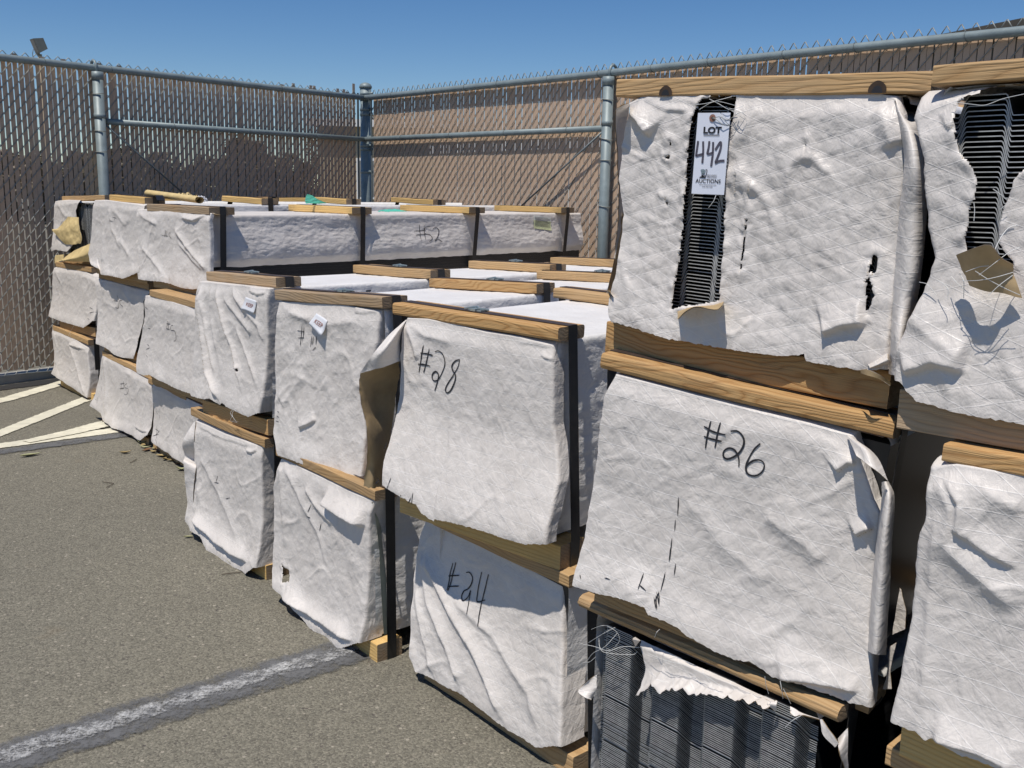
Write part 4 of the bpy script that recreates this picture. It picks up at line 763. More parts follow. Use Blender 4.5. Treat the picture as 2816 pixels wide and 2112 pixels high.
def ribbon_ring(name, parent, pts, n, w, th, mat, closed=True, mats2=None, mi_fn=None):
    """flat band through (s,u) points at depth n; w wide along n"""
    p = np.asarray(pts, float); k = len(p); vs = []
    c = p.mean(0)
    for i in range(k):
        a = p[(i - 1) % k] if (closed or i > 0) else p[i]; b = p[(i + 1) % k] if (closed or i < k - 1) else p[i]
        t = b - a; t = t / (np.linalg.norm(t) + 1e-9); nn = np.array([t[1], -t[0]])
        if nn @ (p[i] - c) < 0: nn = -nn
        q = p[i] + nn * th
        vs += [(p[i][0], n - w / 2, p[i][1]), (p[i][0], n + w / 2, p[i][1]), (q[0], n + w / 2, q[1]), (q[0], n - w / 2, q[1])]
    fs = []; mi = []
    for i in range(k if closed else k - 1):
        j = (i + 1) % k
        for a in range(4):
            b = (a + 1) % 4
            fs.append((i * 4 + a, i * 4 + b, j * 4 + b, j * 4 + a)); mi.append(mi_fn(p[i], p[j]) if mi_fn else 0)
    if not closed: fs += [(3, 2, 1, 0), tuple((k - 1) * 4 + a for a in range(4))]; mi += [0, 0]
    return mesh(name, vs, fs, parent, [mat] + list(mats2 or []), False, mi)


def stroke_mesh(name, parent, lines, surf, w, mat, seed=0, taper=.35):
    """pen strokes laid on a cover; surf(points Nx2) -> points Nx3"""
    mb = MB()
    for q, ln in enumerate(lines):
        L = np.linalg.norm(np.diff(np.asarray(ln), axis=0), axis=1).sum()
        n = max(4, int(L / .004))
        P = cr(np.asarray(ln), n) if len(ln) > 2 else resample(ln, n)
        t = np.gradient(P, axis=0); t /= np.linalg.norm(t, axis=1, keepdims=True) + 1e-9
        nn = np.stack([-t[:, 1], t[:, 0]], 1)
        pr = np.linspace(0, 1, n)
        ww = w * (.75 + .35 * pn(pr * 6 + q * 3.1, np.full(n, seed + .5))) * (1 - taper * np.abs(2 * pr - 1) ** 4)
        A = surf(P + nn * ww[:, None] / 2); B = surf(P - nn * ww[:, None] / 2)
        vs = np.concatenate([A, B]); fs = [(i, i + 1, n + i + 1, n + i) for i in range(n - 1)]
        mb.add(vs, fs)
    return mb.build(name, parent, (mat,))


# ------------------------------------------------------------------ bundles
WS = .205
FIT = DATA['fit']
BND = {}
SURF = {}


def frame(k):
    X, Y, Z, yw, tl = FIT[k][:5]
    yw, tl = math.radians(yw), math.radians(tl)
    d = Vector((math.cos(yw) * math.cos(tl), math.sin(yw) * math.cos(tl), -math.sin(tl)))
    u = Vector((math.cos(yw) * math.sin(tl), math.sin(yw) * math.sin(tl), math.cos(tl)))
    n = u.cross(d)
    m = Matrix((d, n, u)).transposed().to_4x4(); m.translation = Vector((X, Y, Z))
    return m


def crinkle(s, u, seed):
    """handled paper: flat facets meeting in sharp little edges"""
    x = s + .012 * fbm(s * 9, u * 9, seed + 400, 2); y = u + .012 * fbm(s * 9 + 5, u * 9, seed + 401, 2)
    a = np.abs(pn(x * 15, y * 10, seed + 402)); b = np.abs(pn(x * 15 + 31, y * 11, seed + 403))
    c = np.abs(pn(x * 34, y * 24, seed + 404)); d = np.abs(pn(x * 34 + 17, y * 26, seed + 405))
    return .0042 * (a - b) + .0020 * (c - d)


def fold_relief(s, u, seed):
    """soft creases like handled sheet: narrow ridges, wide flat fields between them"""
    a = fbm(s * 6.5 + 3, u * 4.2, seed + 301, 2); b = fbm(s * 11, u * 8 + 5, seed + 302, 2)
    m1 = sstep(-.1, .35, pn(s * 5, u * 5, seed + 303)); m2 = sstep(-.1, .35, pn(s * 6 + 9, u * 6, seed + 304))
    return .0034 * np.exp(-(a / .055) ** 2) * m1 + .0020 * np.exp(-(b / .06) ** 2) * m2


def end_cover(k, root, mat, res, bump, quilt=None, wrapR=.05, wrapL=.0, hem=.004, rough_edge=.0012, top_close=True, seed=0, dirn=0.0, n_bot=-.014, recess=0.0):
    F = DATA['flap'][k]
    hb, hs = FIT[k][5], FIT[k][6]
    wid = max(F['top'][-1][0] - F['top'][0][0], F['bottom'][-1][0] - F['bottom'][0][0])
    nx = int(max(40, abs(wid) / res)); ny = int(max(30, (F['top'][0][1] - F['bottom'][-1][1]) / res))
    T, B = resample(F['top'], nx), resample(F['bottom'], nx)
    Lf, R = resample(F['left'], ny), resample(F['right'], ny)
    # torn lower edge
    jt = np.arange(nx)
    B = B + np.stack([0 * jt, rough_edge * (fbm(jt * res * 90, 0 * jt + seed, seed, 3) * 2.2) + .0012 * pn(jt * .9, 0 * jt + 9.1, seed)], 1)
    Lf = Lf + np.stack([.0018 * fbm(np.arange(ny) * res * 45, np.zeros(ny) + 4.4, seed + 3, 3), np.zeros(ny)], 1) * np.minimum(1, np.linspace(0, 6, ny))[:, None]
    a = np.linspace(0, 1, nx)[None, :, None]; b = np.linspace(0, 1, ny)[:, None, None]
    P = (1 - b) * T[None] + b * B[None] + (1 - a) * Lf[:, None] + a * R[:, None] - ((1 - a) * (1 - b) * T[0] + a * (1 - b) * T[-1] + (1 - a) * b * B[0] + a * b * B[-1])
    s, u = P[..., 0], P[..., 1]
    bb = np.broadcast_to(b[..., 0], s.shape); aa = np.broadcast_to(a[..., 0], s.shape)
    # ---- relief: h towards the viewer
    ca, sa = math.cos(math.radians(dirn)), math.sin(math.radians(dirn))
    sr, ur = s * ca + u * sa, -s * sa + u * ca
    h = bump * (.0058 * fbm(sr * 5, ur * 3.2, seed + 1, 2) + .0009 * fbm(sr * 24, ur * 11, seed + 5, 3, .5) + crinkle(sr, ur, seed) + .0008 * fbm(sr * 80, ur * 38, seed + 9, 2))
    h += bump * fold_relief(sr, ur, seed)
    if quilt:
        fam, q, w = quilt
        for ang, p in fam:
            an = math.radians(ang)
            t = (s * math.sin(an) + u * math.cos(an) + .0025 * pn(s * 9, u * 9, seed + 33)) / p
            d = np.abs(t - np.floor(t) - .5) * p
            h -= q * np.exp(-(d / w) ** 2) * (.6 + .8 * (pn(s * 14, u * 14, seed + 40) + .4)).clip(.1, 1.4)
    for typ, pts, A, w in DATA['ridge'].get(k, []):
        pts = np.asarray(pts)
        dist, sg, al = seg_dist(s + .004 * pn(s * 20, u * 20, seed + 60), u + .004 * pn(s * 20 + 9, u * 20, seed + 61), pts)
        tp = sstep(0, .12, al) * (1 - sstep(.86, 1, al))
        if typ == 'r': h += .85 * A * np.exp(-(dist / (w * np.where(sg > 0, 1.15, .6))) ** 1.3) * (tp + .12)
        else:
            # an overhanging lip: swells above the line and drops off sharply below it
            v = np.where((sg if pts[-1, 0] > pts[0, 0] else -sg) > 0, np.exp(-(dist / w) ** 1.5), np.exp(-(dist / (w * .16)) ** 2))
            h += A * v * tp
    # edges: pinned at the top, flaring at the hem
    h *= sstep(-.02, .16, bb) * .8 + .2
    h += hem * sstep(.80, 1, bb) * (1 + 1.2 * pn(s * 13, u * 0 + seed, seed + 71))
    y = recess * (1 - sstep(.05, .75, bb)) + .003 * (1 - sstep(0, .10, bb)) + (-.004) * sstep(0, .10, bb) + n_bot * sstep(.45, 1.0, bb) - h
    y = np.where(u < hb + .006, np.minimum(y, -.004), np.minimum(y, .014 if not recess else .014 + recess))
    X = s.copy(); Y = y; Z = u.copy()
    UVs, UVu = s.copy(), u.copy()
    if top_close:
        rows = []
        for q, (dy, dz) in enumerate(((.040, 0), (.022, 0), (.012, 0))):
            zt = hb + hs - .0012
            f = (1, .75, .4)[q]
            rows.append((X[0], Y[0] + dy - .006, Z[0] * (1 - f) + zt * f))
        X = np.vstack([[r[0] for r in rows], X]); Y = np.vstack([[r[1] for r in rows], Y]); Z = np.vstack([[r[2] for r in rows], Z])
        for q in (2, 1, 0):
            UVs = np.vstack([UVs[:1], UVs]); UVu = np.vstack([UVu[:1] + .008, UVu])
    def wrap_side(X, Y, Z, UVs, UVu, side, length):
        m = max(6, int(length / res)); rad = .007
        c = -1 if side > 0 else 0
        x0, y0, z0 = X[:, c], Y[:, c], Z[:, c]
        cols = []
        for q in range(1, m + 1):
            t = length * q / m
            if t < rad * PI / 2: th = t / rad; ds, dn = rad * math.sin(th), rad * (1 - math.cos(th))
            else: ds, dn = rad, rad + t - rad * PI / 2
            wob = bump * (.0035 * fbm(z0 * 26, np.full(z0.shape, t * 18), seed + 90, 2) + .003 * pn(z0 * 7, np.full(z0.shape, t * 6), seed + 91)) * min(1, t / .02)
            cols.append((x0 + side * (ds + wob), y0 + dn, z0))
        cx = np.stack([q[0] for q in cols], 1); cy = np.stack([q[1] for q in cols], 1); cz = np.stack([q[2] for q in cols], 1)
        us = UVs[:, c][:, None] + side * (np.arange(1, m + 1) * length / m)[None]; uu = np.repeat(UVu[:, c][:, None], m, 1)
        if side > 0: return [np.hstack(z) for z in ((X, cx), (Y, cy), (Z, cz), (UVs, us), (UVu, uu))]
        return [np.hstack((z[1][:, ::-1], z[0])) for z in ((X, cx), (Y, cy), (Z, cz), (UVs, us), (UVu, uu))]
    if wrapR > 0: X, Y, Z, UVs, UVu = wrap_side(X, Y, Z, UVs, UVu, 1, wrapR)
    if wrapL > 0: X, Y, Z, UVs, UVu = wrap_side(X, Y, Z, UVs, UVu, -1, wrapL)
    nr, nc = X.shape
    # ---- holes
    keep = np.ones((nr - 1) * (nc - 1), bool)
    for poly in DATA['hole'].get(k, []):
        jx = .0012 * fbm(X * 120, Z * 120, seed + 7, 2); jz = .0012 * fbm(X * 120 + 40, Z * 120, seed + 8, 2)
        ins = in_poly(X + jx, Z + jz, poly) & (Y < .03)
        fi = (ins[:-1, :-1].astype(int) + ins[1:, :-1] + ins[:-1, 1:] + ins[1:, 1:])
        keep &= ~(fi >= 3).ravel()
        pp = np.vstack([poly, poly[:1]])
        dist, _, _ = seg_dist(X, Z, pp)
        near = dist < res * .8
        # pull the rim onto the torn outline and curl it a little
        for i in range(len(pp) - 1):
            pass
        Y = Y - .0045 * np.exp(-(dist / .010) ** 2) * (~ins) * (.5 + pn(X * 60, Z * 60, seed + 77))
        P2 = np.asarray(pp, float)
        bx = X.copy(); bz = Z.copy(); bd = np.full(X.shape, 1e9)
        for i in range(len(P2) - 1):
            a0 = P2[i]; dd = P2[i + 1] - a0; l2 = dd @ dd + 1e-12
            t = np.clip(((X - a0[0]) * dd[0] + (Z - a0[1]) * dd[1]) / l2, 0, 1)
            qx, qz = a0[0] + t * dd[0], a0[1] + t * dd[1]; ds = np.hypot(X - qx, Z - qz); kk = ds < bd
            bx = np.where(kk, qx, bx); bz = np.where(kk, qz, bz); bd = np.where(kk, ds, bd)
        X = np.where(near, X * .4 + (bx - jx) * .6, X); Z = np.where(near, Z * .4 + (bz - jz) * .6, Z)
    V = np.stack([X, Y, Z], -1).reshape(-1, 3)
    Pn = V.reshape(nr, nc, 3)
    nn_ = np.cross(np.gradient(Pn, axis=1), np.gradient(Pn, axis=0)); nn_ /= np.linalg.norm(nn_, axis=2, keepdims=True) + 1e-12
    V2 = (Pn + nn_ * .0007).reshape(-1, 3)
    f1 = grid_faces(nr, nc, True)[keep]; f2 = grid_faces(nr, nc, False, len(V))[keep]
    # X grows to the right, rows go down: outward (-y) needs this winding
    o = mesh('end_cover', np.vstack([V, V2]), np.vstack([f1, f2]), root, (mat, 'kraft'), True, [0] * len(f1) + [1] * len(f2),
             np.tile(np.stack([UVs, UVu], -1).reshape(-1, 2), (2, 1)))
    o['_n'] = 0
    del o['_n']
    flat = np.stack([X, Z], -1).reshape(-1, 2); yy = Y.reshape(-1)

    def surf(Q, lift=.0012):
        out = []
        for q in np.asarray(Q, float):
            d = ((flat - q) ** 2).sum(1); i = np.argpartition(d, 4)[:4]; w = 1 / (d[i] + 1e-8)
            out.append((q[0], float((yy[i] * w).sum() / w.sum()) - lift, q[1]))
        return np.array(out)
    return o, surf


def wrapper(root, k, length, mat, left=True, right=True, rdrop=None, seed=0, amp=1.0, n0=.012, ties=()):
    """sheet over the top and down both sides of the stack, tied down by the boards"""
    hb, hs = FIT[k][5], FIT[k][6]; zt = hb + hs
    w = WS + .003; r = .012
    R = (hs - .004) if rdrop is None else rdrop; Lh = hs - .004
    prof = []
    if left: prof += [(-w, zt - Lh + t * (Lh - r)) for t in np.linspace(0, 1, 14)]
    prof += [(-w + r - r * math.cos(t), zt - r + r * math.sin(t)) for t in np.linspace(0, PI / 2, 5)]
    prof += [(-w + r + t * (2 * w - 2 * r), zt) for t in np.linspace(0, 1, 44)[1:-1]]
    prof += [(w - r + r * math.sin(t), zt - r + r * math.cos(t)) for t in np.linspace(0, PI / 2, 5)]
    nR = max(14, int(R / (.0035 if k == 'C3' else .006)))
    if right: prof += [(w, zt - r - t * (R - r)) for t in np.linspace(0, 1, nR)[1:]]
    prof = np.array(prof); arc = np.r_[0, np.cumsum(np.linalg.norm(np.diff(prof, axis=0), axis=1))]
    ny = int(length / (.0075 if k == 'C3' else .012)); nn = np.linspace(n0, length, ny)
    A, N = np.meshgrid(arc, nn)
    X = np.repeat(prof[None, :, 0], ny, 0).copy(); Z = np.repeat(prof[None, :, 1], ny, 0).copy()
    top = np.abs(X) < w - r * .8
    h = amp * (.0045 * fbm(A * 5, N * 4, seed, 3) + .0022 * fbm(A * 30, N * 16, seed + 4, 3))
    side = X > w - .001
    drop = (zt - Z)
    hs_ = amp * (.0045 * fbm(drop * 11, N * 2.2, seed + 11, 3) + .0030 * fbm(drop * 62, N * 30, seed + 14, 3, .6) + .0022 * fbm(drop * 20, N * 9, seed + 16, 2)) + (.004 * np.sin(np.clip(drop / max(R, .05), 0, 1) * PI) + .020 * sstep(.22 + .10 * pn(N * 2.3, N * 0, seed + 50), .78, drop / R) - .018 * sstep(.84, 1.02, drop / R)) * (1.0 if k == 'C3' else .45)
    for tn in ties: hs_ = hs_ * (1 - .7 * np.exp(-((N - tn) / .05) ** 2))
    hs_ = np.minimum(hs_, .030)
    Z = np.where(top, Z - .0025 + h * .7 - (.014 if k in ('A3', 'B3') else 0), Z); X = np.where(side, X + hs_ * sstep(0, .03, drop), X)
    Z = np.where(side & (drop > R - .02), Z + .006 * fbm(N * 9, A * 0, seed + 30, 3), Z)
    V = np.stack([X, N, Z], -1).reshape(-1, 3)
    f1 = grid_faces(ny, len(prof), False)
    return mesh('wrapper', V, f1, root, (mat,), True, None, np.stack([A, N], -1).reshape(-1, 2))


def sheet_profile(nrib, w):
    """ribbed sheet in section: wide flat ribs, rounded shoulders, narrow pans"""
    pts = []; pitch = 2 * w / nrib; H = .024
    for i in range(nrib):
        x0 = -w + i * pitch
        pts += [(x0, 0), (x0 + .10 * pitch, 0)]
        for q in range(9):
            f = q / 8; pts.append((x0 + (.13 + .13 * f) * pitch, H * float(sstep(0, 1, f))))
        for f in (.36, .5, .68): pts.append((x0 + f * pitch, H))
        for q in range(9):
            f = q / 8; pts.append((x0 + (.76 + .13 * f) * pitch, H * (1 - float(sstep(0, 1, f)))))
    pts.append((w, 0))
    return np.array(pts)


def panel_stack(root, k, length, exposed=None, nrib=5, pitch=.0041, front=.004):
    hb, hs = FIT[k][5], FIT[k][6]
    mb = MB()
    if not exposed:
        mb.box((-WS + .001, .026, hb + .0005), (WS - .001, length, hb + hs - .014), 0)
        # sheet edges show as fine shelves along both long sides
        n = int(hs / .012)
        for i in range(n if k[0] not in 'GH' else 0):
            z = hb + .003 + (hs - .020) * i / n
            mb.box((WS - .001, .03, z), (WS + .0006 + .0006 * (i % 2), length, z + .0045), 0)
    else:
        pr = sheet_profile(nrib, WS - .003)
        n = int((hs - .030) / pitch); depth = .30
        m = len(pr)
        tg = np.gradient(pr, axis=0); tg /= np.linalg.norm(tg, axis=1, keepdims=True); pn_ = np.stack([-tg[:, 1], tg[:, 0]], 1)
        for i in range(n):
            z = hb + .0015 + i * pitch
            dy = front + .0016 * (random.random() - .5) + (.002 if random.random() < .04 else 0); dx = .0005 * (random.random() - .5)
            t = .42 * pitch if k == 'G1' else .0013
            vs = []
            tilt = .00012 * (random.random() - .5)
            for (x, zz), (ox, oz) in zip(pr, pn_):
                q = z + zz + tilt * x * 10
                yy = dy + (.022 * (1 - zz / .024) if k == 'G1' else 0)
                vs += [(x + dx, yy, q), (x + dx + ox * t, yy, q + oz * t), (x + dx + ox * t, depth, q + oz * t), (x + dx, depth, q)]
            fe = []; ft = []
            for j in range(m - 1):
                a = 4 * j; b = a + 4
                fe.append((a, b, b + 1, a + 1)); ft += [(a + 1, b + 1, b + 2, a + 2), (a, a + 3, b + 3, b)]
            o = len(mb.v); mb.v += vs
            for f in fe: mb.f.append(tuple(o + q for q in f)); mb.m.append(1)
            for f in ft: mb.f.append(tuple(o + q for q in f)); mb.m.append(0)
        mb.box((-WS + .002, .295, hb + .0005), (WS - .002, length, hb + hs - .014), 0)
    o = mb.build('panel_stack', root, ('sheet', 'sheet_edge'))
    if exposed: o['kind'] = 'stuff'
    return o


def loose_sheets(k, root):
    for nm, front, rows, noise, label in DATA['loose'].get(k, []):
        R = np.asarray(rows, float)
        span = np.linalg.norm(R[-1, 0] - R[0, 0]); wid = np.linalg.norm(R[len(R) // 2, -1] - R[len(R) // 2, 0])
        nr = int(np.clip(span / .005, 12, 90)); nc = int(np.clip(wid / .005, 8, 60))
        Gd = cr(R, nr); Gd = np.swapaxes(cr(np.swapaxes(Gd, 0, 1), nc), 0, 1)
        sd = hash(nm + k) % 97 + len(rows)
        sd = (len(rows) * 13 + ord(k[0]) * 7 + int(k[1]) + int(abs(R[0, 0, 0]) * 1000)) % 211
        dd = noise * (fbm(Gd[..., 0] * 22, Gd[..., 2] * 22, sd, 3) * .9)
        Gd[..., 1] -= dd
        Gd[..., 0] += dd * .3
        ej = noise * .5 * fbm(np.arange(nr) * .23, np.zeros(nr) + 2.2, sd + 5, 3)
        Gd[:, 0, 0] += ej; Gd[:, -1, 0] += ej[::-1]
        Gd[-1, :, 2] += noise * .6 * fbm(np.arange(nc) * .3, np.zeros(nc) + 5.2, sd + 6, 3)
        V = Gd.reshape(-1, 3)
        nn_ = np.cross(np.gradient(Gd, axis=1), np.gradient(Gd, axis=0)); nn_ /= np.linalg.norm(nn_, axis=2, keepdims=True) + 1e-12
        V2 = (Gd + nn_ * .0012).reshape(-1, 3)
        mats = {'k': ('kraft_yellow' if k == 'A3' else 'kraft', 'wrap_plain'), 'w': (('wrap_roll' if nm == 'curled_edge' else 'wrap_scrim'), 'kraft'), 'g': ('green_strip', 'green_strip')}[front]
        f1 = grid_faces(nr, nc, True); f2 = grid_faces(nr, nc, False, len(V))
        uvw = np.stack([V[:, 0], V[:, 2]], -1)
        o = mesh(nm, np.vstack([V, V2]), np.vstack([f1, f2]), root, mats, True, [0] * len(f1) + [1] * len(f2), np.tile(uvw, (2, 1)))
        if label: o['label'] = label


def strap_clip(root, s, n, z):
    mb = MB()
    for (ds, w, h, rot) in ((-.016, .010, .004, .3), (0, .014, .005, -.2), (.014, .012, .003, .15)):
        mb.box((s + ds - w / 2, n - .010 + rot * .01, z), (s + ds + w / 2, n + .012 + rot * .01, z + h))
    mb.tube([(s - .024, n - .012, z + .003), (s - .006, n + .008, z + .007), (s + .01, n - .004, z + .006), (s + .026, n + .010, z + .003)], .0022, 5)
    return mb.build('strap_clip', root, ('clip',))


def bundle(k, label, mat, length, boards, res=.004, bump=1.0, quilt=None, wrapR=.05, wrapL=0, top_mats=None, bot_mat='wood_tan', strapped=(True,), exposed=None,
           hem=.006, bdep=.078, r_top=.0025, front_depth=None, rdrop=None, seed=0, dirn=0, clip=None, rear=(), nrib=5, pitch=.0041, cover=True, top_close=True, botdep=.072, side_amp=1.0, wmat='wrap_top', rough_edge=.0012, n_bot=-.014, recess=0.0):
    X, Y, Z, yw, tl, hb, hs, tt, a0, a1, b0, b1 = FIT[k]
    root = empty('panel_bundle', frame(k))
    tag(root, label, 'wrapped bundle', 'wrapped bundles stacked along the fence')
    BND[k] = root
    SURF[k] = None
    zt = hb + hs
    panel_stack(root, k, length, exposed, nrib, pitch, .004 if k == 'G1' else .022)
    for i, n in enumerate(boards):
        mt = top_mats[i % len(top_mats)] if top_mats else 'wood_weathered'
        j0, j1 = (0, 0) if i == 0 else (random.uniform(-.012, .012), random.uniform(-.012, .012))
        board('top_board', root, a0 + j0, a1 + j1, n, n + bdep, zt, zt + tt - .0012, mt, r_top, .0022, seed * 7 + i)
        if strapped[i % len(strapped)]:
            nm = n + bdep * .52; th = .0012; zz = zt + tt - .0012
            e1 = a1 + j1; e0 = a0 + j0
            ring = [(e0 - .001, zz + .0008), (e1 + .0015, zz + .0008), (e1 + .002, zt), (b1 + .002 if abs(b1 - e1) < .03 else e1 + .002, hb), (b1 + .002, .002), (b1 - .004, -.0003), (b0 + .004, -.0003), (b0 - .002, hb), (e0 - .002, zt)]
            # a taut band: straight between the corners
            ribbon_ring('strap', root, ring, nm, .026, th, 'strap', True, ['strap_sheen'], lambda p, q, zc=zz: 1 if min(p[1], q[1]) > zc - .0005 else 0)
            if clip is not None and i < 3: strap_clip(root, e0 + (e1 - e0) * clip, nm, zz + .0025)
    board('bottom_board', root, b0, b1, 0, botdep, .0, hb - .0012, bot_mat, .0022, .0012, seed * 7 + 50)
    for n in rear: board('bottom_board', root, b0, b1, n, n + botdep, .0, hb - .0012, bot_mat, .0022, .0012, seed * 7 + 51)
    wrapper(root, k, length, wmat, left=k[0] != 'H', right=k not in ('G1', 'G2', 'G3'), rdrop=rdrop, seed=seed * 3 + 200, amp=side_amp, ties=[n + bdep * .52 for n in boards])
    if cover and k in DATA['flap']:
        oc, surf = SURF[k] = end_cover(k, root, mat, res, bump, quilt, wrapR, wrapL, hem, rough_edge, top_close, seed * 11 + 3, dirn, n_bot, recess)
        if k in DATA['ink']: stroke_mesh('handwriting', oc, DATA['ink'][k], surf, {'F2': .0040, 'G2': .0038, 'F1': .0040}.get(k, .0026), 'ink', seed)
        if k in DATA['scuff']: stroke_mesh('scuff_mark', oc, DATA['scuff'][k], surf, .0024, 'ink', seed + 3, .8)
    loose_sheets(k, root)
    if k in DATA['thread']:
        mb = MB()
        for ln in DATA['thread'][k]:
            P = cr(np.asarray(ln), max(8, len(ln) * 5)); P[:, 1] += .0006 * fbm(P[:, 0] * 20, P[:, 2] * 20, seed, 1)
            mb.tube(P, .0004, 4)
        mb.build('loose_thread', root, ('thread',))['kind'] = 'stuff'
    return root


SC = (SCRIM, .0002, .003)
QT = (QUILT, .0005, .0030)
T_OLD = ['wood_weathered']

bundle('G1', 'bundle under the one marked #26, its wrapping torn off so the dark ribbed sheets show', 'wrap_scrim', 1.8, [0, .53, 1.06], res=.0035, bump=0.48, top_mats=['wood_tan'], bot_mat='wood_tan', r_top=.013, exposed=True, pitch=.0034, wrapR=0, top_close=False, seed=1, nrib=4, rough_edge=.004, hem=.004)
bundle('G2', 'bundle marked #26 with a plain white cover, below the lot tag', 'wrap_scrim', 1.8, [0, .53, 1.06], res=.0026, bump=0.60, quilt=SC, wrapR=.03, top_mats=['wood_orange'], bot_mat='wood_tan', r_top=.006, seed=2, hem=.010, dirn=-35)
bundle('G3', 'top bundle with quilted white cover slit open behind the lot 442 tag', 'wrap_quilt', 1.8, [0, .53, 1.06], res=.0022, bump=1.0, quilt=QT, wrapR=.02, top_mats=['wood_tan'], bot_mat='wood_orange', exposed=True, pitch=.0052, seed=3, hem=.004, strapped=(False,), dirn=20)
bundle('H1', 'lowest bundle in the shade under the creased white one beside #26', 'wrap_scrim', 1.8, [0], cover=False, seed=4, strapped=(False,), top_mats=['wood_tan'])
bundle('H2', 'white bundle with deep diagonal creases beside #26 across the black gap', 'wrap_scrim', 1.8, [0, .53], res=.0026, bump=0.56, quilt=SC, wrapR=0, wrapL=.012, top_mats=['wood_orange'], bot_mat='wood_yellow', seed=5, hem=.006, strapped=(False,), dirn=-30)
bundle('H3', 'top bundle with a big ragged hole baring black sheets, beside the tagged one', 'wrap_quilt', 1.8, [0, .53], res=.0026, bump=0.64, quilt=(QUILT, .0004, .0035), wrapR=0, wrapL=.012, top_mats=['wood_tan'], bot_mat='wood_weathered', exposed=True, pitch=.0058, seed=6, strapped=(False,), hem=.002, dirn=10)
bundle('F1', 'bundle marked #24 on the asphalt with half its cover in shade', 'wrap_scrim', 1.8, [0, .53], res=.003, bump=0.56, quilt=(SCRIM, .0003, .0035), wrapR=.07, top_mats=['wood_tan'], bot_mat='wood_tan', seed=7, hem=.006, dirn=-55, strapped=(False,), recess=.022)
bundle('F2', 'bundle marked #28 with a brown lined flap hanging at its side', 'wrap_scrim', 1.8, [0, .54, 1.08], res=.0027, bump=0.50, quilt=SC, wrapR=.035, top_mats=['wood_orange', 'wood_tan', 'wood_tan'], bot_mat='wood_yellow', seed=8, hem=.004, clip=.46, r_top=.005, n_bot=-.046)
bundle('E1', 'bundle on the asphalt by the worn white line, loosely draped with a deep fold', 'wrap_plain', 1.8, [0, .53], res=.0032, bump=0.68, wrapR=.07, top_mats=['wood_tan'], bot_mat='wood_yellow', seed=9, hem=.012, dirn=-50)
bundle('E2', 'bundle with a KEEP note pinned above faint pen marks, next to #28', 'wrap_plain', 1.8, [0, .55, 1.05], res=.0032, bump=0.76, wrapR=.05, top_mats=['wood_weathered', 'wood_orange', 'wood_tan'], bot_mat='wood_orange', seed=10, hem=.008, clip=.55, dirn=-40)
bundle('D1', 'low bundle with a crumpled side flap under the pleated KEEP bundle', 'wrap_plain', 1.8, [0, .53], res=.0036, bump=0.64, wrapR=.09, top_mats=['wood_tan'], bot_mat='wood_yellow', seed=11, hem=.012, dirn=-50)
bundle('D2', 'bundle with long hanging pleats and a small straight KEEP note', 'wrap_plain', 1.8, [.03, .56, 1.06, 1.5], res=.0034, bump=0.60, wrapR=.07, top_mats=['wood_weathered', 'wood_tan', 'wood_tan', 'wood_tan'], bot_mat='wood_orange', seed=12, hem=.006, clip=.5, dirn=-60)
bundle('C1', 'mostly hidden scuffed bundle on the asphalt behind the crumpled side flap', 'wrap_plain', 2.2, [0], res=.0045, bump=0.56, wrapR=0, top_mats=['wood_tan'], bot_mat='wood_tan', seed=13, strapped=(False,), dirn=-60)
bundle('C2', 'middle bundle directly under the one marked #52, with scuffed holes down its edge', 'wrap_plain', 2.2, [0], res=.0045, bump=0.60, wrapR=0, top_mats=['wood_tan'], bot_mat='wood_tan', seed=14, strapped=(False,), dirn=-60)
bundle('C3', 'long bundle marked #52 on its shaded side, topmost of its stack', 'wrap_plain', 2.3, [0, .69, 1.385, 2.08], res=.004, bump=0.72, wrapR=.022, bdep=.11, top_mats=['wood_weathered', 'wood_yellow', 'wood_yellow', 'wood_yellow'], bot_mat='wood_tan', seed=15, hem=.006, rdrop=.205, dirn=-45, side_amp=.8, wmat='wrap_plain')
bundle('B1', 'white bundle marked #5 on the asphalt among dry leaves', 'wrap_plain', 2.2, [0], res=.0045, bump=0.60, wrapR=0, top_mats=['wood_tan'], bot_mat='wood_tan', seed=16, strapped=(False,), hem=.008, dirn=-50)
bundle('B2', 'middle bundle above #5 with a triangular shadow on its cover', 'wrap_plain', 2.2, [0], res=.0045, bump=0.60, wrapR=0, top_mats=['wood_tan'], bot_mat='wood_tan', seed=17, strapped=(False,), dirn=-60)
bundle('B3', 'top bundle with a ragged hem between the torn one and #52', 'wrap_plain', 2.2, [.02, .57, 1.06, 1.62], res=.0045, bump=0.68, wrapR=0, bdep=.09, top_mats=['wood_yellow'], bot_mat='wood_tan', seed=18, strapped=(True,), hem=.008, dirn=-50)
bundle('A1', 'smallest looking bundle on the asphalt at the yellow stripes by the fence', 'wrap_plain', 2.2, [0], res=.0045, bump=0.56, wrapR=.05, top_mats=['wood_tan'], bot_mat='wood_yellow', seed=19, strapped=(True,), hem=.006, dirn=-50)
bundle('A2', 'middle bundle of the stack touching the shaded fence, plain cover', 'wrap_plain', 2.2, [0], res=.0045, bump=0.56, wrapR=.04, top_mats=['wood_tan'], bot_mat='wood_tan', seed=20, strapped=(False,), dirn=-70)
bundle('A3', 'top bundle by the shaded fence, torn open with yellow paper turned out', 'wrap_plain', 2.2, [.02, .5, 1.0, 1.4], res=.004, bump=0.72, wrapR=0, top_mats=['wood_tan', 'wood_yellow'], bot_mat='wood_tan', exposed=True, seed=21, strapped=(True,), hem=.002, dirn=-40)

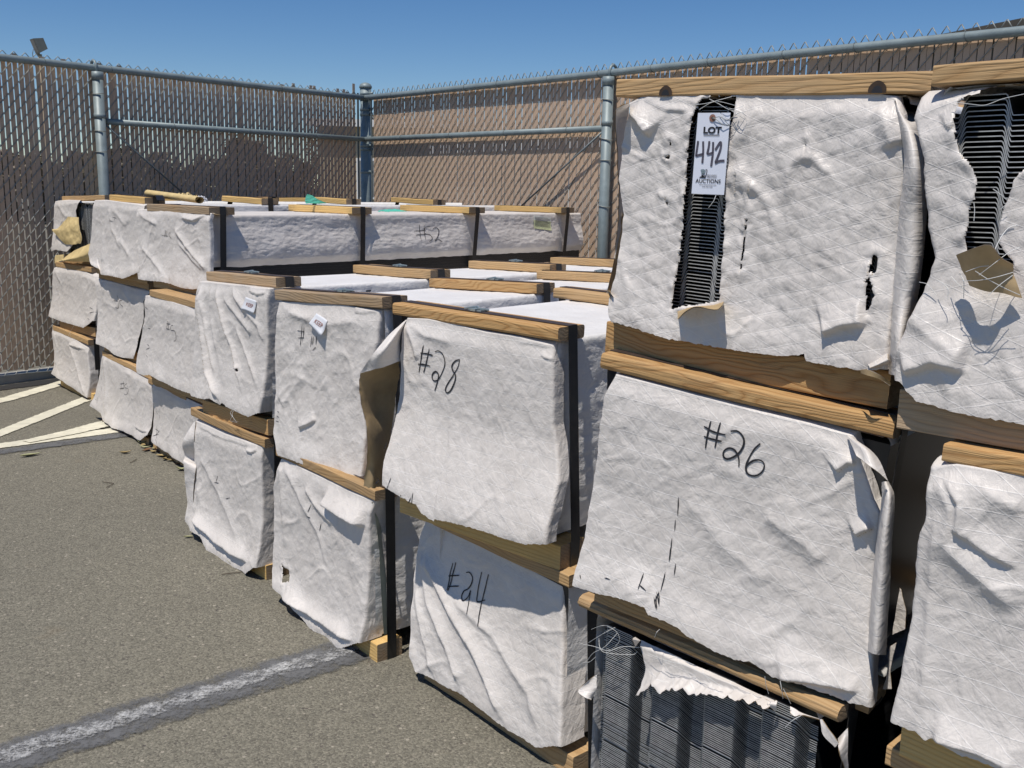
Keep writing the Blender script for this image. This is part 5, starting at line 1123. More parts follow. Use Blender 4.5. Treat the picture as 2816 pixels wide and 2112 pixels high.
for k_, name_, (ks, ku), rad in (('G3', 'knot', DATA['knots'][0], .011), ('G3', 'knot', DATA['knots'][1], .0115)):
    bd = [c for c in BND[k_].children if c.name.startswith('top_board')][0]
    fx = FIT[k_]; z0 = fx[5] + fx[6]; mb = MB(); N = 14
    pts = [(ks - bd.location.x + rad * math.cos(a_) * (1 + .12 * math.sin(3 * a_)), -.0006 - bd.location.y + .0, z0 + .0004 - bd.location.z + 1.35 * rad * math.sin(a_)) for a_ in np.linspace(0, PI, N)]
    pts = [(x, y - .0018, z) for x, y, z in pts]
    mb.add(pts, [tuple(range(N))]); mb.add([(x, y - .0003, z) for x, y, z in [(ks - bd.location.x + .62 * rad * math.cos(a_), pts[0][1], z0 + .0004 - bd.location.z + .8 * rad * math.sin(a_)) for a_ in np.linspace(0, PI, N)]], [tuple(range(N))], 1)
    mb.build('knot', bd, ('knot', 'ink'))

# black scraps and lettering on the long shaded side of #52
rt52 = BND['C3']
_w = [c for c in rt52.children if c.name.startswith('wrapper')][0]
_vv = np.empty(len(_w.data.vertices) * 3); _w.data.vertices.foreach_get('co', _vv); _vv = _vv.reshape(-1, 3)
_sd = _vv[_vv[:, 0] > WS + .0025]


def side_surf(Q, lift=.0015):
    out = []
    for q in np.asarray(Q, float):
        d = (_sd[:, 1] - q[0]) ** 2 + (_sd[:, 2] - q[1]) ** 2; i = np.argpartition(d, 4)[:4]; w = 1 / (d[i] + 1e-8)
        out.append((float((_sd[i, 0] * w).sum() / w.sum()) + lift, q[0], q[1]))
    return np.array(out)


stroke_mesh('handwriting', _w, DATA['ink52'], side_surf, .0042, 'ink', 5)
lb = DATA['label']
lp = lambda a, b: [lb[0][i] * (1 - a) * (1 - b) + lb[1][i] * a * (1 - b) + lb[2][i] * a * b + lb[3][i] * (1 - a) * b for i in (0, 1)]
mb = MB()
N1, N2 = 9, 7
pts = [lp(i / (N1 - 1), j / (N2 - 1)) for j in range(N2) for i in range(N1)]
vs = side_surf(pts, .004)
fs = grid_faces(N2, N1)
mb.v = [tuple(p) for p in vs]; mb.f = [tuple(int(q) for q in f) for f in fs]; mb.m = [1 if (f[0] // N1) < 2 else 0 for f in fs]
lab = mb.build('label', rt52, ('label_green', 'label_white'), True)
lab['label'] = 'yellow green printed label'
mb = MB()
for r_ in range(9):
    v0 = .08 + r_ * .085
    e = .95 if r_ % 3 else .8
    q = side_surf([lp(.06, v0), lp(e, v0), lp(e, v0 + .032), lp(.06, v0 + .032)], .0055)
    mb.add(q, [(0, 1, 2, 3)])
mb.build('print', lab, ('ink_grey',))


# ------------------------------------------------------------------ ground and painted lines
g = mesh('ground', [(-250, -60, 0), (250, -60, 0), (250, 400, 0), (-250, 400, 0)], [(0, 1, 2, 3)], None, ('asphalt',))
tag(g, 'worn brown grey asphalt', kind='structure')


def stripe(name, label, line, w, z, mat):
    """a strip of paint along a polyline, v across it"""
    p = resample(line, 40); t = np.gradient(p, axis=0); t /= np.linalg.norm(t, axis=1, keepdims=True); nn = np.stack([-t[:, 1], t[:, 0]], 1)
    ww = np.asarray(w, float) if np.ndim(w) else np.full(2, w)
    ww = np.interp(np.linspace(0, 1, 40), np.linspace(0, 1, len(ww)), ww)
    vs = []; uv = []
    for i in range(40):
        for j in range(5):
            f = j / 4
            q = p[i] + nn[i] * ww[i] * (f - .5); vs.append((q[0], q[1], z)); uv.append((i / 39, f))
    o = mesh(name, vs, grid_faces(40, 5, True), None, (mat,), False, None, uv)
    return tag(o, label, kind='structure')


stripe('painted_line', 'dark grey band of blackout paint on the asphalt', [(-1.25, 1.53), (-1.0, 1.745), (-.68, 2.005), (-.33, 2.29)], .165, .004, 'paint_grey')
stripe('painted_line', 'worn white line inside the dark band', [(-1.25, 1.535), (-1.0, 1.75), (-.68, 2.01), (-.33, 2.29)], .085, .008, 'paint_white')
stripe('painted_line', 'pale yellow stripe running under the fence end', [(-3.2, 3.75), (-2.90, 4.35), (-2.64, 5.0), (-2.50, 5.75)], [.10, .105, .105, .10], .004, 'paint_yellow')
stripe('painted_line', 'pale yellow stripe between the other two', [(-2.55, 3.1), (-2.42, 3.70), (-2.32, 4.20), (-2.24, 5.1)], [.085, .085, .085, .09], .004, 'paint_yellow')
stripe('painted_line', 'pale yellow stripe along the grey band', [(-2.75, 3.62), (-2.45, 3.86), (-2.20, 4.075), (-1.70, 4.49)], [.10, .10, .10, .105], .004, 'paint_yellow')
stripe('painted_line', 'pale yellow stripe joining the other at a sharp angle', [(-2.12, 4.14), (-2.0, 4.33), (-1.88, 4.58)], [.06, .11, .13], .0075, 'paint_yellow')
stripe('painted_line', 'grey blackout band beside the yellow stripe', [(-2.69, 3.535), (-2.39, 3.775), (-2.14, 3.99), (-1.64, 4.405)], .115, .0042, 'paint_grey')


# ------------------------------------------------------------------ fences
C0 = Vector((-1.11639, 7.45287, 0))


def fence(label, ang, length, posts, first, seed, corner, slat_top, skip, brace, mid_to, pitch=.0300, gapf=.84, kn=.03):
    root = empty('chain_link_fence', Matrix.Translation(C0) @ Matrix.Rotation(ang, 4, 'Z'))
    tag(root, label, 'fence')
    # local x runs along the fence from the corner, front (viewer) side is 'sg' in local y
    sg = 1 if corner else -1
    R = random.Random(seed)
    zt = 1.789
    if corner:
        mb = MB(); mb.tube([(0, 0, -.05), (0, 0, 1.845)], .0405, 20)
        po = mb.build('corner_post', root, ('galv',), True)
        mb = MB(); mb.tube([(0, 0, 1.840), (0, 0, 1.852), (0, 0, 1.868), (0, 0, 1.877), (0, 0, 1.881)], [.046, .0465, .038, .022, .004], 20)
        mb.build('post_cap', po, ('galv',), True)
        for z in (1.80, 1.762, 1.69, 1.655, 1.49, 1.43, 1.405, 1.24, .9, .5):
            mb = MB(); mb.tube([(0, 0, z - .011), (0, 0, z + .011)], .0432, 20); mb.box((-.002, .040, z - .010), (.004, .075, z + .010))
            mb.build('post_band', po, ('galv',), True)
    for x in posts:
        mb = MB(); mb.tube([(x, sg * .052, -.05), (x, sg * .052, 1.742)], .030, 18)
        po = mb.build('line_post', root, ('galv',), True)
        mb = MB(); mb.tube([(x, sg * .052, 1.700), (x, sg * .052, 1.745)], .0335, 18)
        mb.tube([(x + .004, sg * .052, 1.742), (x + .004, sg * .050, 1.782), (x + .004, sg * .040, 1.800), (x + .004, sg * .022, 1.810), (x + .004, sg * .004, 1.800), (x + .004, sg * -.002, 1.780)], .0085, 8)
        mb.build('post_cap', po, ('galv',), True)
        for z in (1.50,):
            mb = MB(); mb.tube([(x, sg * .052, z - .014), (x, sg * .052, z + .014)], .0325, 18)
            mb.build('post_band', po, ('galv',), True)
        for z in (1.625, 1.455 - .04, 1.30, 1.05):
            mb = MB(); tilt = R.uniform(-.01, .012)
            mb.tube([(x + .033 * math.cos(t), sg * .052 + .033 * math.sin(t), z + tilt * math.cos(t)) for t in np.linspace(0, 2 * PI, 19)], .0021, 5)
            mb.build('tie_wire', po, ('wire',), True)
    mb = MB(); mb.tube([(.03, sg * .032, 1.768)] + [(x, sg * .032 + .0006 * R.uniform(-1, 1), 1.768 + .0015 * R.uniform(-1, 1)) for x in np.arange(.6, length, .8)] + [(length, sg * .032, 1.768)], .0195, 14)
    tr = mb.build('top_rail', root, ('galv',), True)
    mb = MB(); mb.tube([(.045, sg * .036, 1.473), (mid_to, sg * .036, 1.473)], .0175, 14)
    mr = mb.build('mid_rail', root, ('galv',), True)
    for x in np.arange(.36, length, .40):
        mb = MB(); xx = x + R.uniform(-.05, .05)
        mb.tube([(xx + .004 * t, sg * .032 + .0215 * math.cos(t), 1.768 + .0215 * math.sin(t)) for t in np.linspace(-.6, 5.4, 15)], .0018, 5)
        mb.build('tie_wire', tr, ('galv_dark',), True)
    for x in np.arange(.5, mid_to - .2, .55):
        mb = MB(); mb.tube([(x + .003 * t, sg * .036 + .0195 * math.cos(t), 1.473 + .0195 * math.sin(t)) for t in np.linspace(-.6, 5.4, 15)], .0018, 5)
        mb.build('tie_wire', mr, ('galv_dark',), True)
    if brace:
        mb = MB(); mb.tube([(brace[0], sg * .050, brace[1]), (brace[2], sg * .048, brace[3])], .0055, 8)
        mb.build('brace_rod', root, ('galv_dark',), True)
    # tension bar at the corner
    mb = MB(); mb.box((.072, sg * .004 - .003, .08), (.086, sg * .004 + .003, 1.80)); mb.build('tension_bar', root, ('galv_dark',))
    # slats, one in every column of the mesh
    n = int((length - .10) / pitch)
    w = pitch * gapf
    me = bpy.data.meshes.new('slat'); t = .0010
    base = [(-w / 2, -t, 0), (w / 2, -t, 0), (w / 2, t, 0), (-w / 2, t, 0)]
    vs = [(x, y, z) for z in (0, 1) for (x, y, _) in base]
    me.from_pydata(vs, [], [(0, 3, 2, 1), (4, 5, 6, 7), (0, 1, 5, 4), (1, 2, 6, 5), (2, 3, 7, 6), (3, 0, 4, 7)])
    me.materials.append(M['slat'])
    mb = MB(); V = .0685; dd = .0056; rr = .0024
    for i in range(n):
        xc = .10 + pitch * (i + .5)
        if i not in skip:
            o = bpy.data.objects.new('slat', me); COL.objects.link(o); o.parent = root
            zb = .075 + R.uniform(-.008, .012); ztop = slat_top(xc, R)
            o.location = (xc + R.uniform(-.0022, .0022), R.uniform(-.0008, .0008), zb); o.scale = (1, 1, ztop - zb)
            o.rotation_euler = (0, R.uniform(-.0012, .0012), R.uniform(-.05, .05))
        # one woven wire: a flattened helix round this column
        ph = (i % 2) * V / 2
        pts = []
        z = .045 + ph
        x0, x1 = xc - pitch / 2, xc + pitch / 2
        up = (sg < 0)
        a, b = (x0, x1) if sg > 0 else (x1, x0)
        # front strands lean the same way on every column
        while z < 1.80:
            pts += [(x1 if sg > 0 else x0, sg * .0, z - .0), (x1 - .004 if sg > 0 else x0 + .004, sg * dd, z + .004), (x0 + .004 if sg > 0 else x1 - .004, sg * dd, z + V / 2 - .004), (x0 if sg > 0 else x1, 0, z + V / 2),
                    (x0 + .004 if sg > 0 else x1 - .004, -sg * dd, z + V / 2 + .004), (x1 - .004 if sg > 0 else x0 + .004, -sg * dd, z + V - .004)]
            z += V
        pts = [q for q in pts if q[2] < 1.775]
        mb.tube(pts, rr, 4)
        if i % 2 == 0:
            zk = 1.783
            mb.tube([(x0 - pitch * .5 + .004, 0, zk), (xc - .002, sg * .003, zk + kn), (xc + .002, sg * .001, zk + kn + .003), (x1 + pitch * .5 - .004, 0, zk)], rr, 5)
    w_ = mb.build('chain_link_mesh', root, ('wire',), True)
    w_['kind'] = 'stuff'
    mb = MB(); mb.tube([(x, sg * (.010 + .008 * R.random()), .050 + .008 * math.sin(x * 5)) for x in np.arange(.1, length, .25)], .0022, 5)
    mb.build('tension_wire', root, ('wire',), True)
    return root


def top_left(x, R):
    if x < .14: return 1.862
    if x < .75: return R.choice([1.785, 1.785, 1.79, 1.80, 1.815, 1.832])
    if 1.9 < x < 2.6: return R.choice([1.765, 1.79, 1.80])
    return R.choice([1.765, 1.775, 1.78, 1.785])


def top_right(x, R): return 1.775 + R.uniform(-.006, .006)


fl = fence('shaded fence with brown slats by the yellow stripes, up to the corner post', 4.01743, 4.4, [2.078, 4.3], 0, 3, True, top_left, (), (2.06, 1.465, 1.45, .98), 2.03, gapf=.80, kn=.024)
fr = fence('sunlit fence with tan slats behind the stacked bundles', -.842038, 5.6, [2.479, 4.95], 0, 4, False, top_right, (), (2.446, 1.455, 1.70, .98), 2.435, gapf=.86, kn=.036)
mb = MB(); mb.box((.2, -.13, -.02), (4.4, -.018, .045))
kb = mb.build('kerb', fl, ('concrete',))
mb = MB(); mb.box((.2, .018, -.02), (5.6, .13, .045))
kb2 = mb.build('kerb', fr, ('concrete',))
_dl = Vector((math.cos(4.01743), math.sin(4.01743), 0)); _nl = Vector((-_dl.y, _dl.x, 0))
stripe('dark_strip', 'dark strip along the foot of the shaded fence', [tuple((C0 + _dl * x + _nl * (.085 + .012 * math.sin(x * 3)))[:2]) for x in (.4, 1.2, 2.0, 2.8, 3.6, 4.4)], .15, .0036, 'dark_mottle')


# ------------------------------------------------------------------ lot tag and notes
def text_shape(body, bold=0.0, shear=0.0, sx=1.0):
    cu = bpy.data.curves.new('text', 'FONT'); cu.body = body; cu.size = 1; cu.offset = bold; cu.shear = shear; cu.resolution_u = 3
    o = bpy.data.objects.new('text', cu); COL.objects.link(o)
    dg = bpy.context.evaluated_depsgraph_get(); dg.update()
    me = bpy.data.meshes.new_from_object(o.evaluated_get(dg))
    v = np.array([q.co[:2] for q in me.vertices]); f = [tuple(p.vertices) for p in me.polygons]
    bpy.data.objects.remove(o); bpy.data.curves.remove(cu); bpy.data.meshes.remove(me)
    v -= v.min(0); v /= v.max(0)
    return v, f


class Card:
    """a flat paper card spanned by four corners in a bundle's frame; a runs right, b runs down"""
    def __init__(s, root, corners, n, bend=0.0, surf=None):
        s.root = root; s.c = corners; s.n = n; s.bend = bend
        s.M = root.matrix_world.copy(); s.lift = None
        if surf is not None:
            c = corners; f = lambda a, b: [c[0][i] * (1 - a) * (1 - b) + c[1][i] * a * (1 - b) + c[2][i] * a * b + c[3][i] * (1 - a) * b for i in (0, 1)]
            s.lift = np.array([[surf([f(i / 4, j / 4)], 0)[0][1] for i in range(5)] for j in range(5)])
            s.lift = np.minimum(s.lift, s.lift.mean() + .003)
    def p(s, a, b, out=0.0):
        c = s.c
        q = [c[0][i] * (1 - a) * (1 - b) + c[1][i] * a * (1 - b) + c[2][i] * a * b + c[3][i] * (1 - a) * b for i in (0, 1)]
        nn = s.n
        if s.lift is not None:
            x, y = min(max(a, 0), 1) * 3.999, min(max(b, 0), 1) * 3.999; i, j = int(x), int(y); fx, fy = x - i, y - j; L = s.lift
            nn += L[j, i] * (1 - fx) * (1 - fy) + L[j, i + 1] * fx * (1 - fy) + L[j + 1, i] * (1 - fx) * fy + L[j + 1, i + 1] * fx * fy
        nn += -s.bend * (b ** 3) * (a * .7 + .3) - out
        return s.M @ Vector((q[0], nn, q[1]))
    def quad(s, mb, a0, b0, a1, b1, out, mi=0):
        mb.add([s.p(a0, b1, out), s.p(a1, b1, out), s.p(a1, b0, out), s.p(a0, b0, out)], [(0, 1, 2, 3)], mi)
    def text(s, mb, body, a0, b0, a1, b1, out, bold=0, mi=0):
        v, f = text_shape(body, bold)
        mb.add([s.p(a0 + (a1 - a0) * x, b1 + (b0 - b1) * y, out) for x, y in v], f, mi)
    def sheet(s, mb, mi=0, th=.0006):
        N = 8
        A = [s.p(i / (N - 1), j / (N - 1)) for j in range(N) for i in range(N)]; B = [s.p(i / (N - 1), j / (N - 1), -th) for j in range(N) for i in range(N)]
        mb.add(A, [tuple(int(q) for q in f) for f in grid_faces(N, N, True)], mi); mb.add(B, [tuple(int(q) for q in f) for f in grid_faces(N, N)], mi)
        rim = [i for i in range(N)] + [N * (j + 1) - 1 for j in range(1, N)] + [N * (N - 1) + i for i in range(N - 2, -1, -1)] + [N * j for j in range(N - 2, 0, -1)]
        o = len(mb.v) - 2 * N * N
        for x, y in zip(rim, rim[1:] + rim[:1]): mb.f.append((o + x, o + y, o + y + N * N, o + x + N * N)); mb.m.append(mi)
    def ribbon(s, mb, pts, w, out, mi=0):
        P = cr(np.asarray(pts, float), 26) if len(pts) > 2 else resample(pts, 8)
        asp = 2.15
        t = np.gradient(P, axis=0); t[:, 1] *= asp; t /= np.linalg.norm(t, axis=1, keepdims=True) + 1e-9
        nn = np.stack([-t[:, 1], t[:, 0] / asp], 1)
        n = len(P)
        vs = [s.p(*(P[i] + nn[i] * w / 2), out) for i in range(n)] + [s.p(*(P[i] - nn[i] * w / 2), out) for i in range(n)]
        mb.add(vs, [(i, n + i, n + i + 1, i + 1) for i in range(n - 1)], mi)


bpy.context.view_layer.update()
tc_ = DATA['tag']
card = Card(BND['G3'], tc_, -.016)
tagroot = empty('lot_tag', Matrix.Translation(card.p(.5, .1)))
tag(tagroot, 'white paper auction tag LOT 442 hanging in the slit cover of a bundle', 'tag')


def tagpart(mb, name, parent, mats):
    off = tagroot.matrix_world.translation
    mb.v = [(v[0] - off.x, v[1] - off.y, v[2] - off.z) for v in mb.v]
    return mb.build(name, parent, mats)


tagroot.matrix_world = Matrix.Translation(card.p(.5, .1)); bpy.context.view_layer.update()
mb = MB(); card.sheet(mb); tcard = tagpart(mb, 'card', tagroot, ('tag_white',))
OUT = .0007


def tz(x, y):     # photographed tag: corners (218,140) (800,130) (683,1632) (95,1610) of its own close-up
    b = (y - 137) / 1490.0
    xl = 218 - 123 * b; xr = 800 - 117 * b
    return ((x - xl) / (xr - xl), b)


mb = MB()
for body, x0, y0, x1, y1, bold in (('LOT', 322, 388, 650, 515, .045), ('AUCTIONS', 175, 1345, 630, 1420, .010)):
    a0, b0 = tz(x0, (y0 + y1) / 2); a1, _ = tz(x1, (y0 + y1) / 2)
    card.text(mb, body, a0, (y0 - 137) / 1490, a1, (y1 - 137) / 1490, OUT, bold)
for y in (535, 551):
    a0, _ = tz(322, y); a1, _ = tz(612, y); card.quad(mb, a0, (y - 4 - 137) / 1490, a1, (y + 4 - 137) / 1490, OUT)
for body, x0, y0, x1, y1 in (('MACHINERY', 392, 1262, 566, 1284), ('RESOURCES', 388, 1291, 560, 1314), ('INTERNATIONAL', 386, 1320, 555, 1331), ('www.mrlauctions.com', 238, 1440, 552, 1464), ('818-340-7385', 302, 1482, 484, 1502)):
    a0, _ = tz(x0, y0); a1, _ = tz(x1, y0); card.text(mb, body, a0, (y0 - 137) / 1490, a1, (y1 - 137) / 1490, OUT, .004)
# emblem: block letters rising from a heap, with a hooked staff
a0, _ = tz(282, 1300); a1, _ = tz(362, 1300); card.text(mb, 'MRI', a0, (1268 - 137) / 1490, a1, (1322 - 137) / 1490, OUT, .03)
mb.add([card.p(*tz(x, y), OUT) for x, y in ((240, 1326), (360, 1326), (356, 1308), (300, 1300), (262, 1304))], [(0, 1, 2, 3, 4)])
card.ribbon(mb, [tz(362, 1300), tz(380, 1225), tz(386, 1185), tz(376, 1172), tz(356, 1184)], .018, OUT)
tagpart(mb, 'print', tcard, ('ink',))
mb = MB()
card.ribbon(mb, [tz(275, 1205), tz(300, 1190), tz(335, 1200), tz(330, 1230), tz(300, 1235), tz(310, 1262)], .07, OUT * .9)
tagpart(mb, 'emblem', tcard, ('clip',))
mb = MB()
for pts in ([(224, 650), (205, 780), (183, 930)], [(183, 925), (250, 905), (320, 888)], [(316, 655), (316, 850), (300, 1055)],
            [(430, 650), (415, 770), (388, 885)], [(388, 890), (440, 880), (490, 862)], [(498, 665), (490, 880), (460, 1112)],
            [(536, 810), (580, 735), (622, 672), (640, 690), (628, 790), (585, 920), (535, 1040)], [(530, 1050), (610, 1010), (700, 1002)]):
    card.ribbon(mb, [tz(*p) for p in pts], .062, OUT * 1.2)
tagpart(mb, 'handwriting', tcard, ('ink_grey',))
mb = MB(); ca, cb = tz(488, 232)
ring = [(ca + .098 * math.cos(t), cb + .046 * math.sin(t)) for t in np.linspace(0, 2 * PI, 25)[:-1]]
inn = [(ca + .036 * math.cos(t), cb + .017 * math.sin(t)) for t in np.linspace(0, 2 * PI, 25)[:-1]]
vs = [card.p(*q, .0011) for q in ring] + [card.p(*q, .0013) for q in inn]
mb.add(vs, [(i, i + 24, (i + 1) % 24 + 24, (i + 1) % 24) for i in range(24)], 0); mb.add([card.p(*q, .0009) for q in inn], [tuple(reversed(range(24)))], 1)
tagpart(mb, 'eyelet', tagroot, ('eyelet', 'ink'))
mb = MB(); mb.tube([card.p(ca, cb, .002), card.p(.72, .05, .004), card.p(.95, .09, .003), card.p(1.12, .06, .004), card.p(1.2, .0, -.004)], .0005, 5)
mb.tube([card.p(ca, cb, .002), card.p(.62, .08, .004), card.p(.84, .145, .004), card.p(1.08, .155, .001)], .0005, 5)
tagpart(mb, 'wire', tagroot, ('wire',))

for key, bk, lbl, bend, tx in (('keep1', 'D2', 'small white KEEP note hanging straight on the pleated bundle', .006, (.22, .36, .78, .64)), ('keep2', 'E2', 'larger white KEEP note hanging askew above faint pen marks', .016, (.24, .34, .80, .64))):
    cd = Card(BND[bk], DATA[key], -.0025, bend, SURF[bk][1])
    nr = empty('paper_note', Matrix.Translation(cd.p(.5, .5))); tag(nr, lbl, 'note', 'paper notes on the bundles')
    off = cd.p(.5, .5)
    for nm, mt in (('sheet', 'note_white'), ('print', 'keep_red')):
        mb = MB()
        if nm == 'sheet': cd.sheet(mb)
        else: cd.text(mb, 'KEEP', tx[0], tx[1], tx[2], tx[3], .0009, .0)
        mb.v = [(v[0] - off.x, v[1] - off.y, v[2] - off.z) for v in mb.v]
        mb.build(nm, nr, (mt,), nm == 'sheet')


# ------------------------------------------------------------------ odds and ends on top of the far bundles
def free_sheet(name, label, cat, rows, mat, noise, seed, back=None):
    R = np.asarray(rows, float); c = R.reshape(-1, 3).mean(0); R = R - c
    G_ = cr(R, 22); G_ = np.swapaxes(cr(np.swapaxes(G_, 0, 1), 22), 0, 1)
    q = fbm(np.arange(22)[:, None] * .22 + seed, np.arange(22)[None] * .22, seed, 3)
    G_[..., 2] += noise * q; G_[..., 1] += noise * .6 * q
    V = G_.reshape(-1, 3); V2 = V + np.array([.0006, .0010, -.0006])
    f1 = grid_faces(22, 22); f2 = grid_faces(22, 22, True, len(V))
    o = mesh(name, np.vstack([V, V2]), np.vstack([f1, f2]), None, (mat, back or mat), True, [0] * len(f1) + [1] * len(f2), np.tile(V[:, :2], (2, 1)))
    o.location = c
    return tag(o, label, cat)


J = DATA['junk']
a, b = Vector(J['roll'][0]), Vector(J['roll'][1])
ax = (b - a).normalized(); s1 = ax.cross(Vector((0, 0, 1))).normalized(); s2 = s1.cross(ax)
mb = MB(); c = (a + b) / 2
pr = []
turns = 2.2; N = 46
for i in range(N):
    th = turns * 2 * PI * i / (N - 1); r_ = .011 + .010 * i / (N - 1)
    pr.append((r_ * math.cos(th), r_ * math.sin(th)))
vs = []
for e in (a, b):
    for (x, y) in pr: vs.append(e - c + s1 * x + s2 * (y * .75))
fs = [(i, i + 1, N + i + 1, N + i) for i in range(N - 1)]
mb.add(vs, fs)
o = mb.build('paper_roll', None, ('kraft_yellow',), True); o.location = c
tag(o, 'rolled up yellowish paper lying on top of the far bundles', 'paper roll')
free_sheet('paper_scrap', 'crumpled tan paper scrap beside the paper roll', 'paper scrap', J['scrapY'], 'kraft_yellow', .02, 3)
free_sheet('paper_scrap', 'small crumpled white scrap at the end of the paper roll', 'paper scrap', J['scrapW'], 'note_white', .012, 5)
free_sheet('plastic_sheet', 'teal plastic scrap standing folded on the far boards', 'plastic scrap', J['teal'], 'teal', .003, 7)
free_sheet('plastic_sheet', 'teal plastic scrap lying flat on the #52 bundle', 'plastic scrap', J['teal2'], 'teal', .004, 9)
P = cr(np.array(J['black']), 30); c = Vector(P.mean(0)); vs = []
for i, q in enumerate(P):
    for dw in (-.018, .018):
        for dt in (0, .0016): vs.append((q[0] - c.x + dw * .6, q[1] - c.y + dw * .8, q[2] - c.z + dt))
fs = []
for i in range(len(P) - 1):
    a_ = 4 * i; b_ = a_ + 4
    fs += [(a_, a_ + 2, b_ + 2, b_), (a_ + 1, b_ + 1, b_ + 3, a_ + 3), (a_, b_, b_ + 1, a_ + 1), (a_ + 2, a_ + 3, b_ + 3, b_ + 2)]
o = mesh('strap_piece', vs, fs, None, ('strap',)); o.location = c
tag(o, 'loose black strap sprung up beside the paper roll', 'strap')


# ------------------------------------------------------------------ leaves and twigs on the asphalt
def leaf(loc, size, rot, mat, label, curl, grp):
    L, W = size; n = 7; vs = []; fs = []
    for i in range(n):
        t = i / (n - 1); w = W * math.sin(PI * t ** .8) * .5 + .0004
        z = curl * (2 * t - 1) ** 2 + .004
        vs += [((t - .5) * L, -w, z + w * .6), ((t - .5) * L, 0, z - .001), ((t - .5) * L, w, z + w * .5)]
    for i in range(n - 1):
        a_ = 3 * i; fs += [(a_, a_ + 3, a_ + 4, a_ + 1), (a_ + 1, a_ + 4, a_ + 5, a_ + 2)]
    o = mesh('leaf', vs, fs, None, (mat,), True); o.location = (loc[0], loc[1], .0); o.rotation_euler = (0, 0, rot)
    return tag(o, label, 'leaf', grp)


leaf((-1.999, 3.932), (.085, .026), .75, 'leaf_pale', 'pale green leaf alone on the asphalt below the yellow stripes', .006, 'fallen leaves')
leaf((-1.631, 4.001), (.05, .02), .6, 'leaf_dry', 'yellow brown leaf alone on the asphalt a little away from the bundle marked #5', .008, 'fallen leaves')
leaf((-1.037, 3.009), (.032, .011), .3, 'leaf_pale', 'tiny green leaf on the asphalt before the bundle with crumpled side flap', .003, 'fallen leaves')
LV = [(-1.501, 4.033), (-1.47, 4.01), (-1.397, 3.896), (-1.598, 4.121), (-1.556, 4.048), (-1.938, 4.546), (-1.914, 4.501), (-1.35, 3.848), (-1.466, 3.962), (-1.537, 4.078), (-1.314, 3.766), (-1.49, 4.06), (-1.52, 4.02), (-1.43, 3.92), (-1.62, 4.16), (-1.58, 4.09)]
for i, p in enumerate(LV):
    leaf(p, (random.uniform(.035, .06), random.uniform(.014, .024)), random.uniform(0, 6), random.choice(['leaf_dry', 'leaf_pale', 'leaf_brown']), 'dry curled leaf at the foot of the white bundles near the one marked #5', random.uniform(.004, .016), 'dry leaves along the foot of the pile')
for i, p in enumerate([(-.85, 2.813), (-.832, 2.787), (-.86, 2.84)]):
    leaf(p, (.045, .012), 2.2 + i * .4, random.choice(['leaf_dry', 'leaf_pale']), 'thin dry leaf on the asphalt under the hem of the low bundle with crumpled flap', .006, 'dry leaves by the low bundle')
for pts, lb_ in (([(-1.556, 3.585), (-1.53, 3.578), (-1.505, 3.566), (-1.507, 3.54), (-1.512, 3.515)], 'forked thin twig in the open asphalt'), ([(-1.553, 3.85), (-1.55, 3.88), (-1.548, 3.911)], 'short dark twig near the dry leaves'), ([(-.841, 2.703), (-.81, 2.716), (-.775, 2.728)], 'thin twig beside the corner of a low bundle')):
    mb = MB(); mb.tube([(x, y, .004) for x, y in pts], .0014, 5)
    o = mb.build('twig', None, ('twig',)); tag(o, lb_, 'twig')


# ------------------------------------------------------------------ beyond the fence
def floodlight():
    r = empty('floodlight', loc=(-8.43, 18.0, 0)); tag(r, 'grey floodlight on a thin pole above the shaded fence', 'floodlight')
    mb = MB(); mb.tube([(0, 0, 0), (0, 0, 3.32)], .035, 10); mb.build('pole', r, ('stucco',), True)
    m = Matrix.Translation((.02, -.04, 3.47)) @ Matrix.Rotation(math.radians(-48), 4, 'Z') @ Matrix.Rotation(math.radians(20), 4, 'X')
    mb = MB(); w, d, h = .105, .085, .125
    vs = [(-w, -d, -h), (w, -d, -h), (w * .8, d, -h * .75), (-w * .8, d, -h * .75), (-w, -d, h), (w, -d, h), (w * .8, d, h * .75), (-w * .8, d, h * .75)]
    mb.add([m @ Vector(v) for v in vs], [(0, 3, 2, 1), (4, 5, 6, 7), (1, 2, 6, 5), (2, 3, 7, 6), (3, 0, 4, 7), (0, 1, 5, 4)])
    hd = mb.build('lamp_head', r, ('lamp_body',))
    mb = MB(); q = .88
    mb.add([m @ Vector(v) for v in [(-w * q, -d - .004, -h * q), (w * q, -d - .004, -h * q), (w * q, -d - .004, h * q), (-w * q, -d - .004, h * q)]], [(0, 1, 2, 3)])
    mb.build('lens', hd, ('lamp_glass',))
    mb = MB(); mb.tube([(0, 0, 3.28), (-.03, -.01, 3.34), (.01, -.03, 3.38)], .03, 8); mb.tube([(-.10, -.02, 3.40), (-.13, 0, 3.33), (-.125, 0, 3.2), (-.04, 0, 3.05)], .006, 5)
    mb.build('bracket', r, ('lamp_body',), True)


floodlight()


